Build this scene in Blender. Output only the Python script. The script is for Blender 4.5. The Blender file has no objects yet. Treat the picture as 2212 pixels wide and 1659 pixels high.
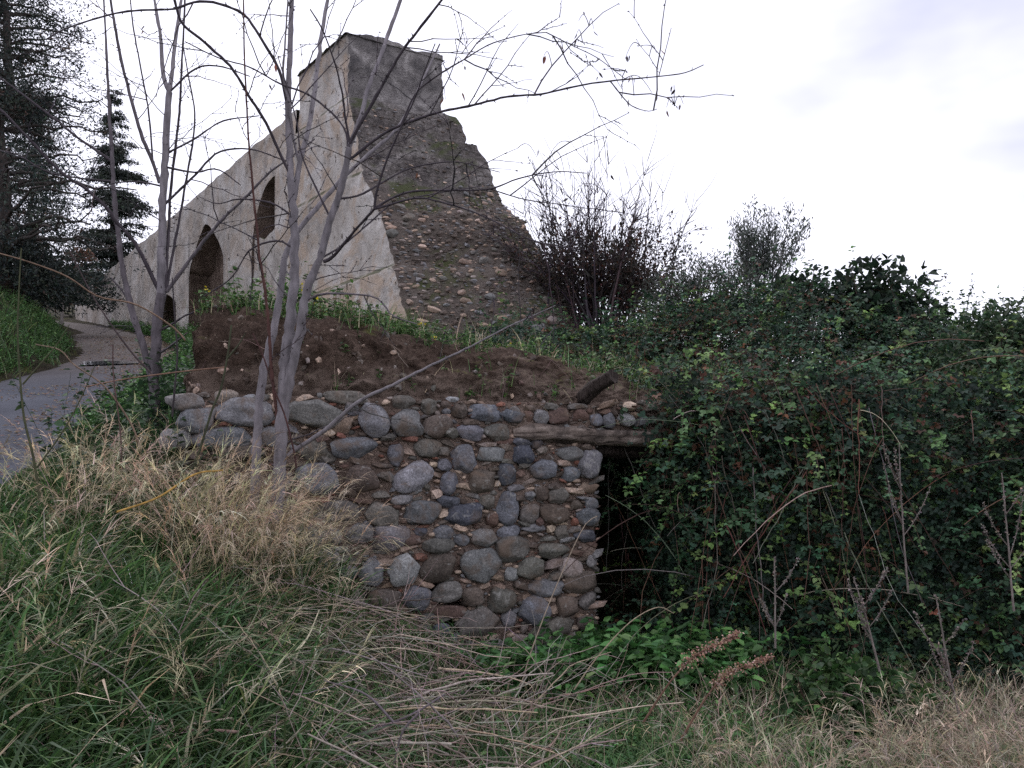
import bpy, bmesh, math, random
import numpy as np
from mathutils import Vector, Matrix

# ------------------------------------------------------------------ camera, sky, sun, exposure
SC = bpy.context.scene
COL = SC.collection
F = 1995.0; CX = 1106.0; HY = 980.0; EYE = 1.6        # focal length, centre column and horizon row on a 2212 x 1659 frame
cam_d = bpy.data.cameras.new('camera')
cam = bpy.data.objects.new('camera', cam_d); COL.objects.link(cam)
cam.location = (0, 0, EYE); cam.rotation_euler = (math.radians(90), 0, 0)
cam_d.sensor_width = 36.0; cam_d.lens = F / 2212.0 * 36.0
cam_d.shift_y = (HY - 829.5) / 2212.0
cam_d.clip_start = 0.05; cam_d.clip_end = 2000
SC.camera = cam

SUN_EL = math.radians(52); SUN_AZ = math.radians(-38)   # behind the tower, a little to its left
world = bpy.data.worlds.new('World'); SC.world = world; world.use_nodes = True
wn = world.node_tree.nodes; wl = world.node_tree.links; wn.clear()
w_out = wn.new('ShaderNodeOutputWorld')
w_sky = wn.new('ShaderNodeTexSky'); w_sky.sky_type = 'NISHITA'; w_sky.sun_disc = False
w_sky.sun_elevation = SUN_EL; w_sky.sun_rotation = SUN_AZ
w_b1 = wn.new('ShaderNodeBackground'); w_b1.inputs['Strength'].default_value = 0.12
wl.new(w_sky.outputs[0], w_b1.inputs['Color'])
w_tc = wn.new('ShaderNodeTexCoord')
w_map = wn.new('ShaderNodeMapping'); w_map.inputs['Scale'].default_value = (1, 1, 2.2); w_map.inputs['Location'].default_value = (0.35, 0.1, 0.0)
wl.new(w_tc.outputs['Generated'], w_map.inputs['Vector'])
w_nz = wn.new('ShaderNodeTexNoise'); w_nz.inputs['Scale'].default_value = 1.7; w_nz.inputs['Detail'].default_value = 5; w_nz.inputs['Roughness'].default_value = 0.5
wl.new(w_map.outputs[0], w_nz.inputs['Vector'])
w_cr = wn.new('ShaderNodeValToRGB')
w_cr.color_ramp.elements[0].position = 0.26; w_cr.color_ramp.elements[0].color = (0.46, 0.47, 0.64, 1)
w_cr.color_ramp.elements[1].position = 0.49; w_cr.color_ramp.elements[1].color = (1.17, 1.16, 1.32, 1)
wl.new(w_nz.outputs['Fac'], w_cr.inputs[0])
w_b2 = wn.new('ShaderNodeBackground'); w_b2.inputs['Strength'].default_value = 1.0
wl.new(w_cr.outputs[0], w_b2.inputs['Color'])
w_mx = wn.new('ShaderNodeMixShader'); w_mx.inputs[0].default_value = 0.9
wl.new(w_b1.outputs[0], w_mx.inputs[1]); wl.new(w_b2.outputs[0], w_mx.inputs[2]); wl.new(w_mx.outputs[0], w_out.inputs[0])

sun_d = bpy.data.lights.new('sun', 'SUN'); sun_d.energy = 0.9; sun_d.angle = math.radians(28); sun_d.color = (1.0, 0.97, 0.95)
sun = bpy.data.objects.new('sun', sun_d); COL.objects.link(sun)
sdir = Vector((math.sin(SUN_AZ) * math.cos(SUN_EL), math.cos(SUN_AZ) * math.cos(SUN_EL), math.sin(SUN_EL)))
sun.rotation_euler = sdir.to_track_quat('Z', 'Y').to_euler()
SC.view_settings.view_transform = 'Standard'; SC.view_settings.look = 'None'
SC.view_settings.gamma = 1.0; SC.view_settings.exposure = 0.3; SC.view_settings.use_curve_mapping = False
SC.render.engine = 'CYCLES'
SC.cycles.max_bounces = 6; SC.cycles.diffuse_bounces = 3; SC.cycles.glossy_bounces = 2; SC.cycles.transmission_bounces = 3
SC.cycles.use_denoising = False
SC.render.filter_size = 1.6 if hasattr(SC.render, 'filter_size') else 1.5

rng = np.random.default_rng(7)
random.seed(7)

# ------------------------------------------------------------------ helpers
def P(px, py, Y):
    return np.array([(px - CX) / F * Y, Y, EYE + (HY - py) / F * Y])

def _h(i, seed):
    i = i.astype(np.int64)
    n = (i[..., 0] * 374761393 + i[..., 1] * 668265263 + i[..., 2] * 2147483647 + seed * 974711) & 0x7fffffff
    n = ((n ^ (n >> 13)) * 1274126177) & 0x7fffffff
    n = (n ^ (n >> 16)) & 0xffff
    return n / 65535.0

def vnoise(p, seed=0):
    p = np.asarray(p, float); i = np.floor(p); f = p - i; f = f * f * (3 - 2 * f)
    out = 0
    for dx in (0, 1):
        for dy in (0, 1):
            for dz in (0, 1):
                w = (f[..., 0] if dx else 1 - f[..., 0]) * (f[..., 1] if dy else 1 - f[..., 1]) * (f[..., 2] if dz else 1 - f[..., 2])
                out = out + w * _h(i + np.array([dx, dy, dz]), seed)
    return out * 2 - 1

def fbm(p, seed=0, octv=4, gain=0.5):
    p = np.asarray(p, float); s = 0; a = 1; t = 0
    for o in range(octv):
        s = s + a * vnoise(p * (2 ** o) + 17.3 * o, seed + o); t += a; a *= gain
    return s / t

def mesh_np(name, V, Fc, col=None, smooth=False, uv=None):
    V = np.ascontiguousarray(np.asarray(V, np.float32).reshape(-1, 3)); Fc = np.asarray(Fc, np.int32)
    me = bpy.data.meshes.new(name)
    k = Fc.shape[1]; n = len(Fc)
    me.vertices.add(len(V)); me.vertices.foreach_set('co', V.ravel())
    me.loops.add(n * k); me.loops.foreach_set('vertex_index', Fc.ravel())
    me.polygons.add(n)
    me.polygons.foreach_set('loop_start', np.arange(0, n * k, k, dtype=np.int32))
    try: me.polygons.foreach_set('loop_total', np.full(n, k, np.int32))
    except Exception: pass
    if smooth: me.polygons.foreach_set('use_smooth', np.ones(n, bool))
    me.update(calc_edges=True)
    if col is not None:
        a = me.color_attributes.new('Col', 'FLOAT_COLOR', 'POINT')
        c = np.ones((len(V), 4), np.float32); c[:, :3] = col
        a.data.foreach_set('color', c.ravel())
    return me

def add(name, me, m=None, parent=None, label=None, cat=None, group=None, kind=None):
    o = bpy.data.objects.new(name, me); COL.objects.link(o)
    if m is not None and me is not None and not me.materials: me.materials.append(m)
    if parent is not None: o.parent = parent
    if label: o['label'] = label
    if cat: o['category'] = cat
    if group: o['group'] = group
    if kind: o['kind'] = kind
    return o

def thing(name, label, cat, group=None, loc=None):
    return add(name, None, None, None, label, cat, group)

def grid_faces(nu, nv, off=0):
    i = np.arange(nu - 1)[:, None] * nv + np.arange(nv - 1)[None, :]
    i = i.ravel() + off
    return np.stack([i, i + nv, i + nv + 1, i + 1], 1)

class MB:
    """collects pieces with 3- or 4-gon faces and colours; everything is turned into triangles"""
    def __init__(s): s.V = []; s.F = []; s.C = []; s.n = 0
    def put(s, V, Fc, col=None):
        V = np.asarray(V, float).reshape(-1, 3); Fc = np.asarray(Fc)
        if Fc.shape[1] == 4: Fc = np.concatenate([Fc[:, [0, 1, 2]], Fc[:, [0, 2, 3]]])
        s.V.append(V); s.F.append(Fc + s.n); s.n += len(V)
        c = np.ones((len(V), 3)) if col is None else np.broadcast_to(np.asarray(col, float), (len(V), 3))
        s.C.append(c); return s
    def mesh(s, name, smooth=False):
        return mesh_np(name, np.concatenate(s.V), np.concatenate(s.F), np.concatenate(s.C), smooth)

def tubes(paths, radii, sides=5, col=None):
    """paths (M,n,3), radii (M,n) -> V, F, C"""
    paths = np.asarray(paths, float); radii = np.asarray(radii, float)
    M, n, _ = paths.shape
    t = np.gradient(paths, axis=1); t /= np.linalg.norm(t, axis=2, keepdims=True) + 1e-9
    tm = (paths[:, -1] - paths[:, 0]); tm /= np.linalg.norm(tm, axis=1, keepdims=True) + 1e-9
    ref = np.where(np.abs(tm[:, 2:3]) > 0.7, np.array([[1.0, 0.2, 0.05]]), np.array([[0.05, 0.2, 1.0]]))
    a = np.cross(t, ref[:, None, :]); a /= np.linalg.norm(a, axis=2, keepdims=True) + 1e-9
    b = np.cross(t, a)
    th = np.arange(sides) / sides * 2 * np.pi
    V = paths[:, :, None, :] + radii[:, :, None, None] * (np.cos(th)[None, None, :, None] * a[:, :, None, :] + np.sin(th)[None, None, :, None] * b[:, :, None, :])
    m, j, k = np.meshgrid(np.arange(M), np.arange(n - 1), np.arange(sides), indexing='ij')
    base = m * n * sides
    k2 = (k + 1) % sides
    Fc = np.stack([base + j * sides + k, base + j * sides + k2, base + (j + 1) * sides + k2, base + (j + 1) * sides + k], -1).reshape(-1, 4)
    C = None
    if col is not None:
        col = np.asarray(col, float)
        if col.ndim == 1: col = np.broadcast_to(col, (M, 3))
        C = np.repeat(col, n * sides, axis=0)
    return V.reshape(-1, 3), Fc, C

def unit(v): return v / (np.linalg.norm(v, axis=-1, keepdims=True) + 1e-9)

def rand_dir(n):
    v = rng.normal(size=(n, 3)); return unit(v)

def leaves(c, d, nrm, L, W, col, fold=0.25, six=False):
    """leaf blades: c base points, d pointing direction, nrm approx normal"""
    c = np.asarray(c, float); d = unit(np.asarray(d, float)); side = unit(np.cross(d, nrm)); up = np.cross(side, d)
    L = np.asarray(L)[:, None]; W = np.asarray(W)[:, None]; N = len(c)
    if six:
        V = np.stack([c, c + d * L * .3 + side * W * .5 + up * W * fold, c + d * L * .68 + side * W * .36 + up * W * fold * .6 - up * L * .03,
                      c + d * L - up * L * .12, c + d * L * .68 - side * W * .36 + up * W * fold * .6 - up * L * .03, c + d * L * .3 - side * W * .5 + up * W * fold], 1)
        i = np.arange(N)[:, None] * 6
        Fc = np.concatenate([i + np.array([[0, 1, 2]]), i + np.array([[0, 2, 3]]), i + np.array([[0, 3, 4]]), i + np.array([[0, 4, 5]])])
        k = 6
    else:
        V = np.stack([c, c + d * L * .45 + side * W * .5 + up * W * fold, c + d * L - up * L * .08, c + d * L * .45 - side * W * .5 + up * W * fold], 1)
        i = np.arange(N)[:, None] * 4
        Fc = np.concatenate([i + np.array([[0, 1, 2]]), i + np.array([[0, 2, 3]])]); k = 4
    return V.reshape(-1, 3), Fc, np.repeat(np.broadcast_to(col, (N, 3)), k, axis=0)

def blades(root, az, lean, droop, L, W, col, n=5, dz=0.0):
    """grass blades: ribbons that lean by 'lean' and bend over by 'droop' radians along their length"""
    M = len(root); s = np.linspace(0, 1, n)
    ang = lean[:, None] + droop[:, None] * s[None, :] ** 1.3
    hx = np.sin(ang); vz = np.cos(ang)
    ds = (L / (n - 1))[:, None]
    X = np.concatenate([np.zeros((M, 1)), np.cumsum(hx[:, :-1] * ds, 1)], 1)
    Z = np.concatenate([np.zeros((M, 1)), np.cumsum(vz[:, :-1] * ds, 1)], 1)
    ca, sa = np.cos(az)[:, None], np.sin(az)[:, None]
    Pc = np.stack([root[:, 0:1] + X * ca, root[:, 1:2] + X * sa, root[:, 2:3] + Z], -1)
    tw = rng.normal(0, .7, M)
    sx = -np.sin(az + tw); sy = np.cos(az + tw)
    side = np.stack([sx, sy, rng.normal(0, .2, M)], -1)
    w = (np.array([.7, 1, .9, .6, .08]) if n == 5 else np.linspace(1, .1, n))
    off = side[:, None, :] * (W[:, None] * w[None, :])[:, :, None] * .5
    V = np.stack([Pc - off, Pc + off], 2)
    m, j = np.meshgrid(np.arange(M), np.arange(n - 1), indexing='ij')
    b = (m * n + j) * 2
    Fc = np.stack([b, b + 1, b + 3, b + 2], -1).reshape(-1, 4)
    C = np.repeat(np.broadcast_to(col, (M, 3)), n * 2, axis=0)
    return V.reshape(-1, 3), Fc, C, Pc

def vary(base, n, v=.25, h=.08):
    base = np.asarray(base, float)
    return np.clip(base[None, :] * np.exp(rng.normal(0, v, (n, 1))) * np.exp(rng.normal(0, h, (n, 3))), 0, 1)

def mixcol(cols, wts, n, v=.25, h=.08):
    cols = np.asarray(cols, float); idx = rng.choice(len(cols), n, p=np.asarray(wts) / np.sum(wts))
    return np.clip(cols[idx] * np.exp(rng.normal(0, v, (n, 1))) * np.exp(rng.normal(0, h, (n, 3))), 0, 1)

def catmull(pts, n):
    pts = np.asarray(pts, float)
    if len(pts) == 2: return pts[0] + (pts[1] - pts[0]) * np.linspace(0, 1, n)[:, None]
    d = np.r_[0, np.cumsum(np.linalg.norm(np.diff(pts[:, :3], axis=0), axis=1))]
    q = np.vstack([2 * pts[0] - pts[1], pts, 2 * pts[-1] - pts[-2]])
    t = np.linspace(0, d[-1], n); i = np.clip(np.searchsorted(d, t, 'right') - 1, 0, len(pts) - 2)
    u = ((t - d[i]) / (d[i + 1] - d[i] + 1e-9))[:, None]
    p0, p1, p2, p3 = q[i], q[i + 1], q[i + 2], q[i + 3]
    return .5 * (2 * p1 + (p2 - p0) * u + (2 * p0 - 5 * p1 + 4 * p2 - p3) * u ** 2 + (3 * p1 - p0 - 3 * p2 + p3) * u ** 3)

# ------------------------------------------------------------------ materials
class NT:
    def __init__(s, name):
        s.m = bpy.data.materials.new(name); s.m.use_nodes = True; s.n = s.m.node_tree.nodes; s.l = s.m.node_tree.links
        s.n.clear(); s.out = s.n.new('ShaderNodeOutputMaterial')
        s.tc = s.n.new('ShaderNodeTexCoord')
    def node(s, t, **k):
        x = s.n.new('ShaderNode' + t)
        for a, v in k.items(): setattr(x, a, v)
        return x
    def L(s, a, b): s.l.new(a, b)
    def noise(s, scale, detail=4, rough=.55, vec=None, dist=0.0):
        x = s.node('TexNoise'); x.inputs['Scale'].default_value = scale; x.inputs['Detail'].default_value = detail
        x.inputs['Roughness'].default_value = rough; x.inputs['Distortion'].default_value = dist
        s.L(vec if vec is not None else s.tc.outputs['Object'], x.inputs['Vector']); return x.outputs['Fac']
    def voro(s, scale, vec=None, feature='F1', out='Distance'):
        x = s.node('TexVoronoi'); x.feature = feature; x.inputs['Scale'].default_value = scale
        s.L(vec if vec is not None else s.tc.outputs['Object'], x.inputs['Vector']); return x.outputs[out]
    def ramp(s, fac, stops):
        x = s.node('ValToRGB'); e = x.color_ramp.elements
        while len(e) > 1: e.remove(e[-1])
        for k, (p, c) in enumerate(stops):
            if not hasattr(c, '__len__'): c = (c, c, c)
            el = e[0] if k == 0 else e.new(p)
            el.position = p; el.color = (c[0], c[1], c[2], 1)
        s.L(fac, x.inputs[0]); return x.outputs[0]
    def mix(s, fac, a, b, mode='MIX'):
        x = s.node('Mix'); x.data_type = 'RGBA'; x.blend_type = mode
        for sock, v in ((x.inputs[0], fac), (x.inputs[6], a), (x.inputs[7], b)):
            if hasattr(v, 'links') or hasattr(v, 'is_linked'): s.L(v, sock)
            elif hasattr(v, '__len__'): sock.default_value = (v[0], v[1], v[2], 1)
            else: sock.default_value = v
        return x.outputs[2]
    def math(s, op, a, b=0.0):
        x = s.node('Math'); x.operation = op
        for sock, v in ((x.inputs[0], a), (x.inputs[1], b)):
            if hasattr(v, 'is_linked'): s.L(v, sock)
            else: sock.default_value = v
        return x.outputs[0]
    def attr(s, name='Col'):
        x = s.node('Attribute'); x.attribute_name = name; return x.outputs['Color']
    def bump(s, h, strength=.5, dist=.02, prev=None):
        x = s.node('Bump'); x.inputs['Strength'].default_value = strength; x.inputs['Distance'].default_value = dist
        s.L(h, x.inputs['Height'])
        if prev is not None: s.L(prev, x.inputs['Normal'])
        return x.outputs[0]
    def finish(s, col, rough=.85, normal=None, spec=.25, translucent=None, tfac=.35):
        b = s.node('BsdfPrincipled')
        if hasattr(col, 'is_linked'): s.L(col, b.inputs['Base Color'])
        else: b.inputs['Base Color'].default_value = (col[0], col[1], col[2], 1)
        if hasattr(rough, 'is_linked'): s.L(rough, b.inputs['Roughness'])
        else: b.inputs['Roughness'].default_value = rough
        b.inputs['Specular IOR Level'].default_value = spec
        if normal is not None: s.L(normal, b.inputs['Normal'])
        sh = b.outputs[0]
        if translucent is not None:
            t = s.node('BsdfTranslucent'); s.L(translucent, t.inputs['Color'])
            mx = s.node('MixShader'); mx.inputs[0].default_value = tfac
            s.L(sh, mx.inputs[1]); s.L(t.outputs[0], mx.inputs[2]); sh = mx.outputs[0]
        s.L(sh, s.out.inputs[0]); return s.m

def m_leaf(name, rough=.5, spec=.4, tf=.3):
    t = NT(name); c = t.attr(); n = t.noise(9, 2)
    c2 = t.mix(1.0, c, t.ramp(n, [(.3, .75), (.7, 1.2)]), 'MULTIPLY')
    return t.finish(c2, rough, None, spec, c2, tf)

def m_bark(name, scale=30, bump=.4):
    t = NT(name); c = t.attr(); mp = t.node('Mapping'); mp.inputs['Scale'].default_value = (1, 1, .25)
    t.L(t.tc.outputs['Object'], mp.inputs[0])
    n = t.noise(scale, 5, .6, mp.outputs[0]); n2 = t.noise(scale * .25, 3)
    c2 = t.mix(1.0, c, t.ramp(n, [(.3, .6), (.7, 1.25)]), 'MULTIPLY')
    c2 = t.mix(1.0, c2, t.ramp(n2, [(.3, .8), (.7, 1.15)]), 'MULTIPLY')
    return t.finish(c2, .85, t.bump(n, bump, .006), .2)

def m_stone():
    t = NT('river_stone'); oi = t.node('ObjectInfo'); base = oi.outputs['Color']
    vec = t.node('VectorMath'); vec.operation = 'ADD'
    g = t.node('NewGeometry'); t.L(g.outputs['Position'], vec.inputs[0])
    cmb = t.node('CombineXYZ'); t.L(t.math('MULTIPLY', oi.outputs['Random'], 40), cmb.inputs[0]); t.L(cmb.outputs[0], vec.inputs[1])
    v = vec.outputs[0]
    n1 = t.noise(9, 4, .6, v); n2 = t.noise(70, 3, .65, v); n3 = t.noise(190, 2, .6, v); n4 = t.noise(16, 3, .5, v, 1.5)
    c = t.mix(1.0, base, t.ramp(n1, [(.3, .72), (.5, 1.0), (.72, 1.28)]), 'MULTIPLY')
    c = t.mix(1.0, c, t.ramp(n2, [(.32, .62), (.5, 1.0), (.68, 1.45)]), 'MULTIPLY')
    c = t.mix(1.0, c, t.ramp(n3, [(.3, .75), (.7, 1.3)]), 'MULTIPLY')
    lich = t.ramp(n4, [(.60, 0.0), (.70, .55)])
    c = t.mix(lich, c, (.32, .31, .29))                                   # pale lichen and lime patches
    dirt = t.ramp(t.noise(5.5, 4, .6, v, .6), [(.52, 0.0), (.68, .7)])
    c = t.mix(dirt, c, (.135, .095, .068))                                # clay smeared on from the joints
    h = t.math('ADD', t.math('MULTIPLY', n1, 1.2), t.math('MULTIPLY', n2, .5))
    return t.finish(c, .8, t.bump(t.math('ADD', h, t.math('MULTIPLY', n3, .2)), .55, .012), .25)

def m_earth(name, cols, moss=0.0, pebbles=True, lime=False):
    t = NT(name); g = t.node('NewGeometry'); v = g.outputs['Position']
    n1 = t.noise(3.2, 5, .6, v); n2 = t.noise(34, 4, .65, v); n3 = t.noise(140, 3, .6, v)
    c = t.ramp(n1, [(.28, cols[0]), (.5, cols[1]), (.72, cols[2])])
    c = t.mix(1.0, c, t.ramp(n2, [(.3, .6), (.7, 1.35)]), 'MULTIPLY')
    c = t.mix(1.0, c, t.ramp(n3, [(.3, .7), (.7, 1.3)]), 'MULTIPLY')
    h = t.math('ADD', n2, t.math('MULTIPLY', n3, .4))
    if pebbles:
        vx = t.node('TexVoronoi'); vx.inputs['Scale'].default_value = 42; t.L(v, vx.inputs['Vector'])
        spot = t.ramp(vx.outputs['Distance'], [(.20, 1.0), (.30, 0.0)])
        sel = t.ramp(vx.outputs['Color'], [(.62, 0.0), (.66, .9)])
        f = t.math('MULTIPLY', spot, sel)
        c = t.mix(f, c, t.mix(t.noise(60, 1, .5, v), (.12, .09, .07), (.36, .28, .21)))
        h = t.math('ADD', h, t.math('MULTIPLY', f, .6))
    if lime:
        pz_ = t.node('SeparateXYZ'); t.L(v, pz_.inputs[0])
        zz_ = t.math('ADD', pz_.outputs['Z'], t.math('MULTIPLY', t.math('SUBTRACT', t.noise(4.2, 4, .6, v), .5), .9))
        mort = t.ramp(t.math('SUBTRACT', zz_, 1.6), [(.48, .85), (.72, 0.0)])
        c = t.mix(mort, c, t.mix(n2, (.11, .08, .065), (.24, .185, .15)))
    if moss:
        sx = t.node('SeparateXYZ'); t.L(g.outputs['Normal'], sx.inputs[0])
        mo = t.math('MULTIPLY', t.ramp(t.noise(2.3, 4, .6, v), [(.54, 0.0), (.64, 1.0)]), t.ramp(sx.outputs['Z'], [(.55, 0.0), (.85, 1.0)]))
        c = t.mix(t.math('MULTIPLY', mo, moss), c, t.mix(t.noise(50, 2, .5, v), (.05, .06, .012), (.13, .14, .03)))
    return t.finish(c, .95, t.bump(h, 1.0, .035), .1)

def m_plaster():
    t = NT('weathered_lime_plaster'); g = t.node('NewGeometry'); v = g.outputs['Position']
    st = t.node('Mapping'); st.inputs['Scale'].default_value = (1, 1, .22); t.L(v, st.inputs[0])
    n1 = t.noise(1.1, 6, .65, v, .4); n2 = t.noise(1.25, 6, .68, v, .9); ns = t.noise(3.2, 4, .6, st.outputs[0]); n3 = t.noise(28, 4, .65, v)
    c = t.ramp(n1, [(.3, (.235, .21, .19)), (.46, (.395, .365, .335)), (.64, (.53, .505, .485))])
    yy_ = t.node('SeparateXYZ'); t.L(v, yy_.inputs[0]); tanw = t.ramp(t.math('MULTIPLY', yy_.outputs['Y'], .04), [(.70, 1.0), (.86, .4)])
    c = t.mix(t.math('MULTIPLY', tanw, t.ramp(n2, [(.45, 0.0), (.57, .85)])), c, (.38, .295, .225))           # bared tan mortar
    c = t.mix(t.ramp(ns, [(.54, 0.0), (.74, .5)]), c, (.17, .16, .165))           # grey run-off streaks
    c = t.mix(1.0, c, t.ramp(n3, [(.3, .82), (.7, 1.15)]), 'MULTIPLY')
    pit = t.math('MULTIPLY', t.ramp(t.noise(2.1, 3, .6, v), [(.44, 0.0), (.56, 1.0)]), t.ramp(t.noise(6.0, 3, .55, v), [(.635, 0.0), (.67, 1.0)]))
    c = t.mix(t.math('MULTIPLY', pit, .8), c, (.085, .065, .05))                   # holes where plaster fell off
    nz_ = t.node('SeparateXYZ'); t.L(g.outputs['Normal'], nz_.inputs[0])
    c = t.mix(t.math('MULTIPLY', t.ramp(nz_.outputs['Z'], [(.22, 0.0), (.5, .9)]), t.ramp(t.noise(3.5, 4, .6, v), [(.36, .25), (.5, 1.0)])), c, (.055, .06, .03))      # moss on the ledges
    h = t.math('SUBTRACT', t.math('ADD', t.math('MULTIPLY', n2, .6), t.math('MULTIPLY', n3, .35)), t.math('MULTIPLY', pit, .9))
    return t.finish(c, .95, t.bump(h, .7, .05), .1)

def m_render_dark():
    t = NT('dark_weathered_render'); g = t.node('NewGeometry'); v = g.outputs['Position']
    n1 = t.noise(1.6, 5, .62, v, .5); n2 = t.noise(7, 5, .65, v); n3 = t.noise(45, 3, .6, v)
    c = t.ramp(n1, [(.3, (.075, .066, .064)), (.5, (.135, .12, .112)), (.7, (.24, .222, .212))])
    c = t.mix(1.0, c, t.ramp(n2, [(.3, .62), (.7, 1.35)]), 'MULTIPLY')
    c = t.mix(1.0, c, t.ramp(n3, [(.3, .6), (.7, 1.45)]), 'MULTIPLY')
    c = t.mix(1.0, c, t.ramp(t.noise(17, 4, .7, v), [(.32, .55), (.68, 1.4)]), 'MULTIPLY')
    pz = t.node('SeparateXYZ'); t.L(v, pz.inputs[0])
    rub = t.ramp(t.math('ADD', t.math('SUBTRACT', pz.outputs['Z'], 5.4), t.math('MULTIPLY', t.math('SUBTRACT', t.noise(1.2, 4, .6, v), .5), 1.1)), [(.42, 1.0), (.62, 0.0)])
    c = t.mix(t.math('MULTIPLY', rub, .8), c, t.mix(n2, (.07, .056, .047), (.20, .165, .14)))     # bared rubble core in brown mortar
    head = t.ramp(t.math('ADD', t.math('SUBTRACT', pz.outputs['Z'], 7.2), t.math('MULTIPLY', t.math('SUBTRACT', t.noise(1.9, 4, .6, v), .5), 1.2)), [(.42, 0.0), (.72, 1.0)])
    c = t.mix(head, c, t.ramp(t.noise(2.2, 6, .7, v, .9), [(.32, (.085, .08, .082)), (.5, (.20, .185, .18)), (.66, (.40, .375, .36))]))     # the head keeps its grey lime coat
    sx = t.node('SeparateXYZ'); t.L(g.outputs['Normal'], sx.inputs[0])
    mo = t.math('MULTIPLY', t.ramp(t.noise(1.3, 4, .6, v), [(.50, 0.0), (.60, 1.0)]), t.ramp(sx.outputs['Z'], [(.30, 0.0), (.6, 1.0)]))
    c = t.mix(t.math('MULTIPLY', mo, .8), c, (.06, .075, .025))
    return t.finish(c, .95, t.bump(t.math('ADD', n2, t.math('MULTIPLY', n3, .6)), 1.0, .09), .1)

def m_road():
    t = NT('worn_asphalt'); g = t.node('NewGeometry'); v = g.outputs['Position']
    n1 = t.noise(.9, 4, .6, v); n2 = t.noise(60, 3, .6, v); n3 = t.noise(5, 4, .6, v)
    c = t.ramp(n1, [(.3, (.055, .058, .072)), (.7, (.086, .090, .108))])
    c = t.mix(1.0, c, t.ramp(n2, [(.3, .7), (.7, 1.3)]), 'MULTIPLY')
    sx = t.node('SeparateXYZ'); t.L(v, sx.inputs[0])
    far = t.ramp(t.math('MULTIPLY', sx.outputs['Y'], .05), [(.58, 0.0), (.85, .85)])  # earth track beyond the tarred stretch
    c = t.mix(t.math('MULTIPLY', far, t.ramp(n3, [(.3, .55), (.6, 1.0)])), c, (.145, .12, .105))
    return t.finish(c, .9, t.bump(n2, .4, .008), .08)

def m_wood(name, a, b, sc=(3, 40, 40)):
    t = NT(name); mp = t.node('Mapping'); mp.inputs['Scale'].default_value = sc; t.L(t.tc.outputs['Object'], mp.inputs[0])
    n = t.noise(1.0, 6, .65, mp.outputs[0], .6); n2 = t.noise(7, 4, .6)
    c = t.ramp(n, [(.34, tuple(x * .25 for x in a)), (.47, a), (.68, b)])
    c = t.mix(t.ramp(n2, [(.5, 0.0), (.64, .8)]), c, (.05, .04, .035))
    return t.finish(c, .85, t.bump(n, 1.0, .02), .2)

def m_plain(name, rough=.85, spec=.15, sc=40):
    t = NT(name); c = t.attr(); n = t.noise(sc, 4, .6)
    return t.finish(t.mix(1.0, c, t.ramp(n, [(.3, .6), (.7, 1.35)]), 'MULTIPLY'), rough, t.bump(n, .5, .01), spec)

M_LEAF = m_leaf('bramble_leaf', .55, .3, .28)
M_GRASS = m_leaf('grass_blade', .5, .35, .3)
M_STRAW = m_leaf('straw', .7, .2, .3)
M_NEEDLE = m_leaf('conifer_needle', .6, .25, .15)
M_BARK = m_bark('grey_bark')
M_TWIG = m_bark('twig_bark', 60, .2)
M_STONE = m_stone()
M_EARTH = m_earth('crumbling_earth', [(.044, .030, .023), (.082, .056, .043), (.14, .10, .078)], moss=.75, lime=True)
M_MORTAR = m_earth('clay_mortar', [(.125, .09, .074), (.205, .152, .124), (.29, .225, .185)])
M_GROUND = m_earth('field_soil', [(.02, .017, .012), (.036, .03, .02), (.07, .058, .04)], moss=.4, pebbles=False)
M_PLASTER = m_plaster(); M_DARK = m_render_dark(); M_ROAD = m_road()
M_TAN = m_earth('bared_tan_mortar', [(.16, .115, .08), (.25, .185, .13), (.33, .26, .20)], pebbles=False)
M_CHIP = m_plain('rubble_chip', .9, .12, 60)
M_LINTEL = m_wood('weathered_lintel_wood', (.14, .11, .092), (.30, .25, .215), (1.6, 26, 26))
M_BURNT = m_wood('dark_rotten_wood', (.035, .026, .022), (.085, .068, .06), (40, 40, 3))
M_POD = m_leaf('dry_pod', .6, .2, .2)

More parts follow.
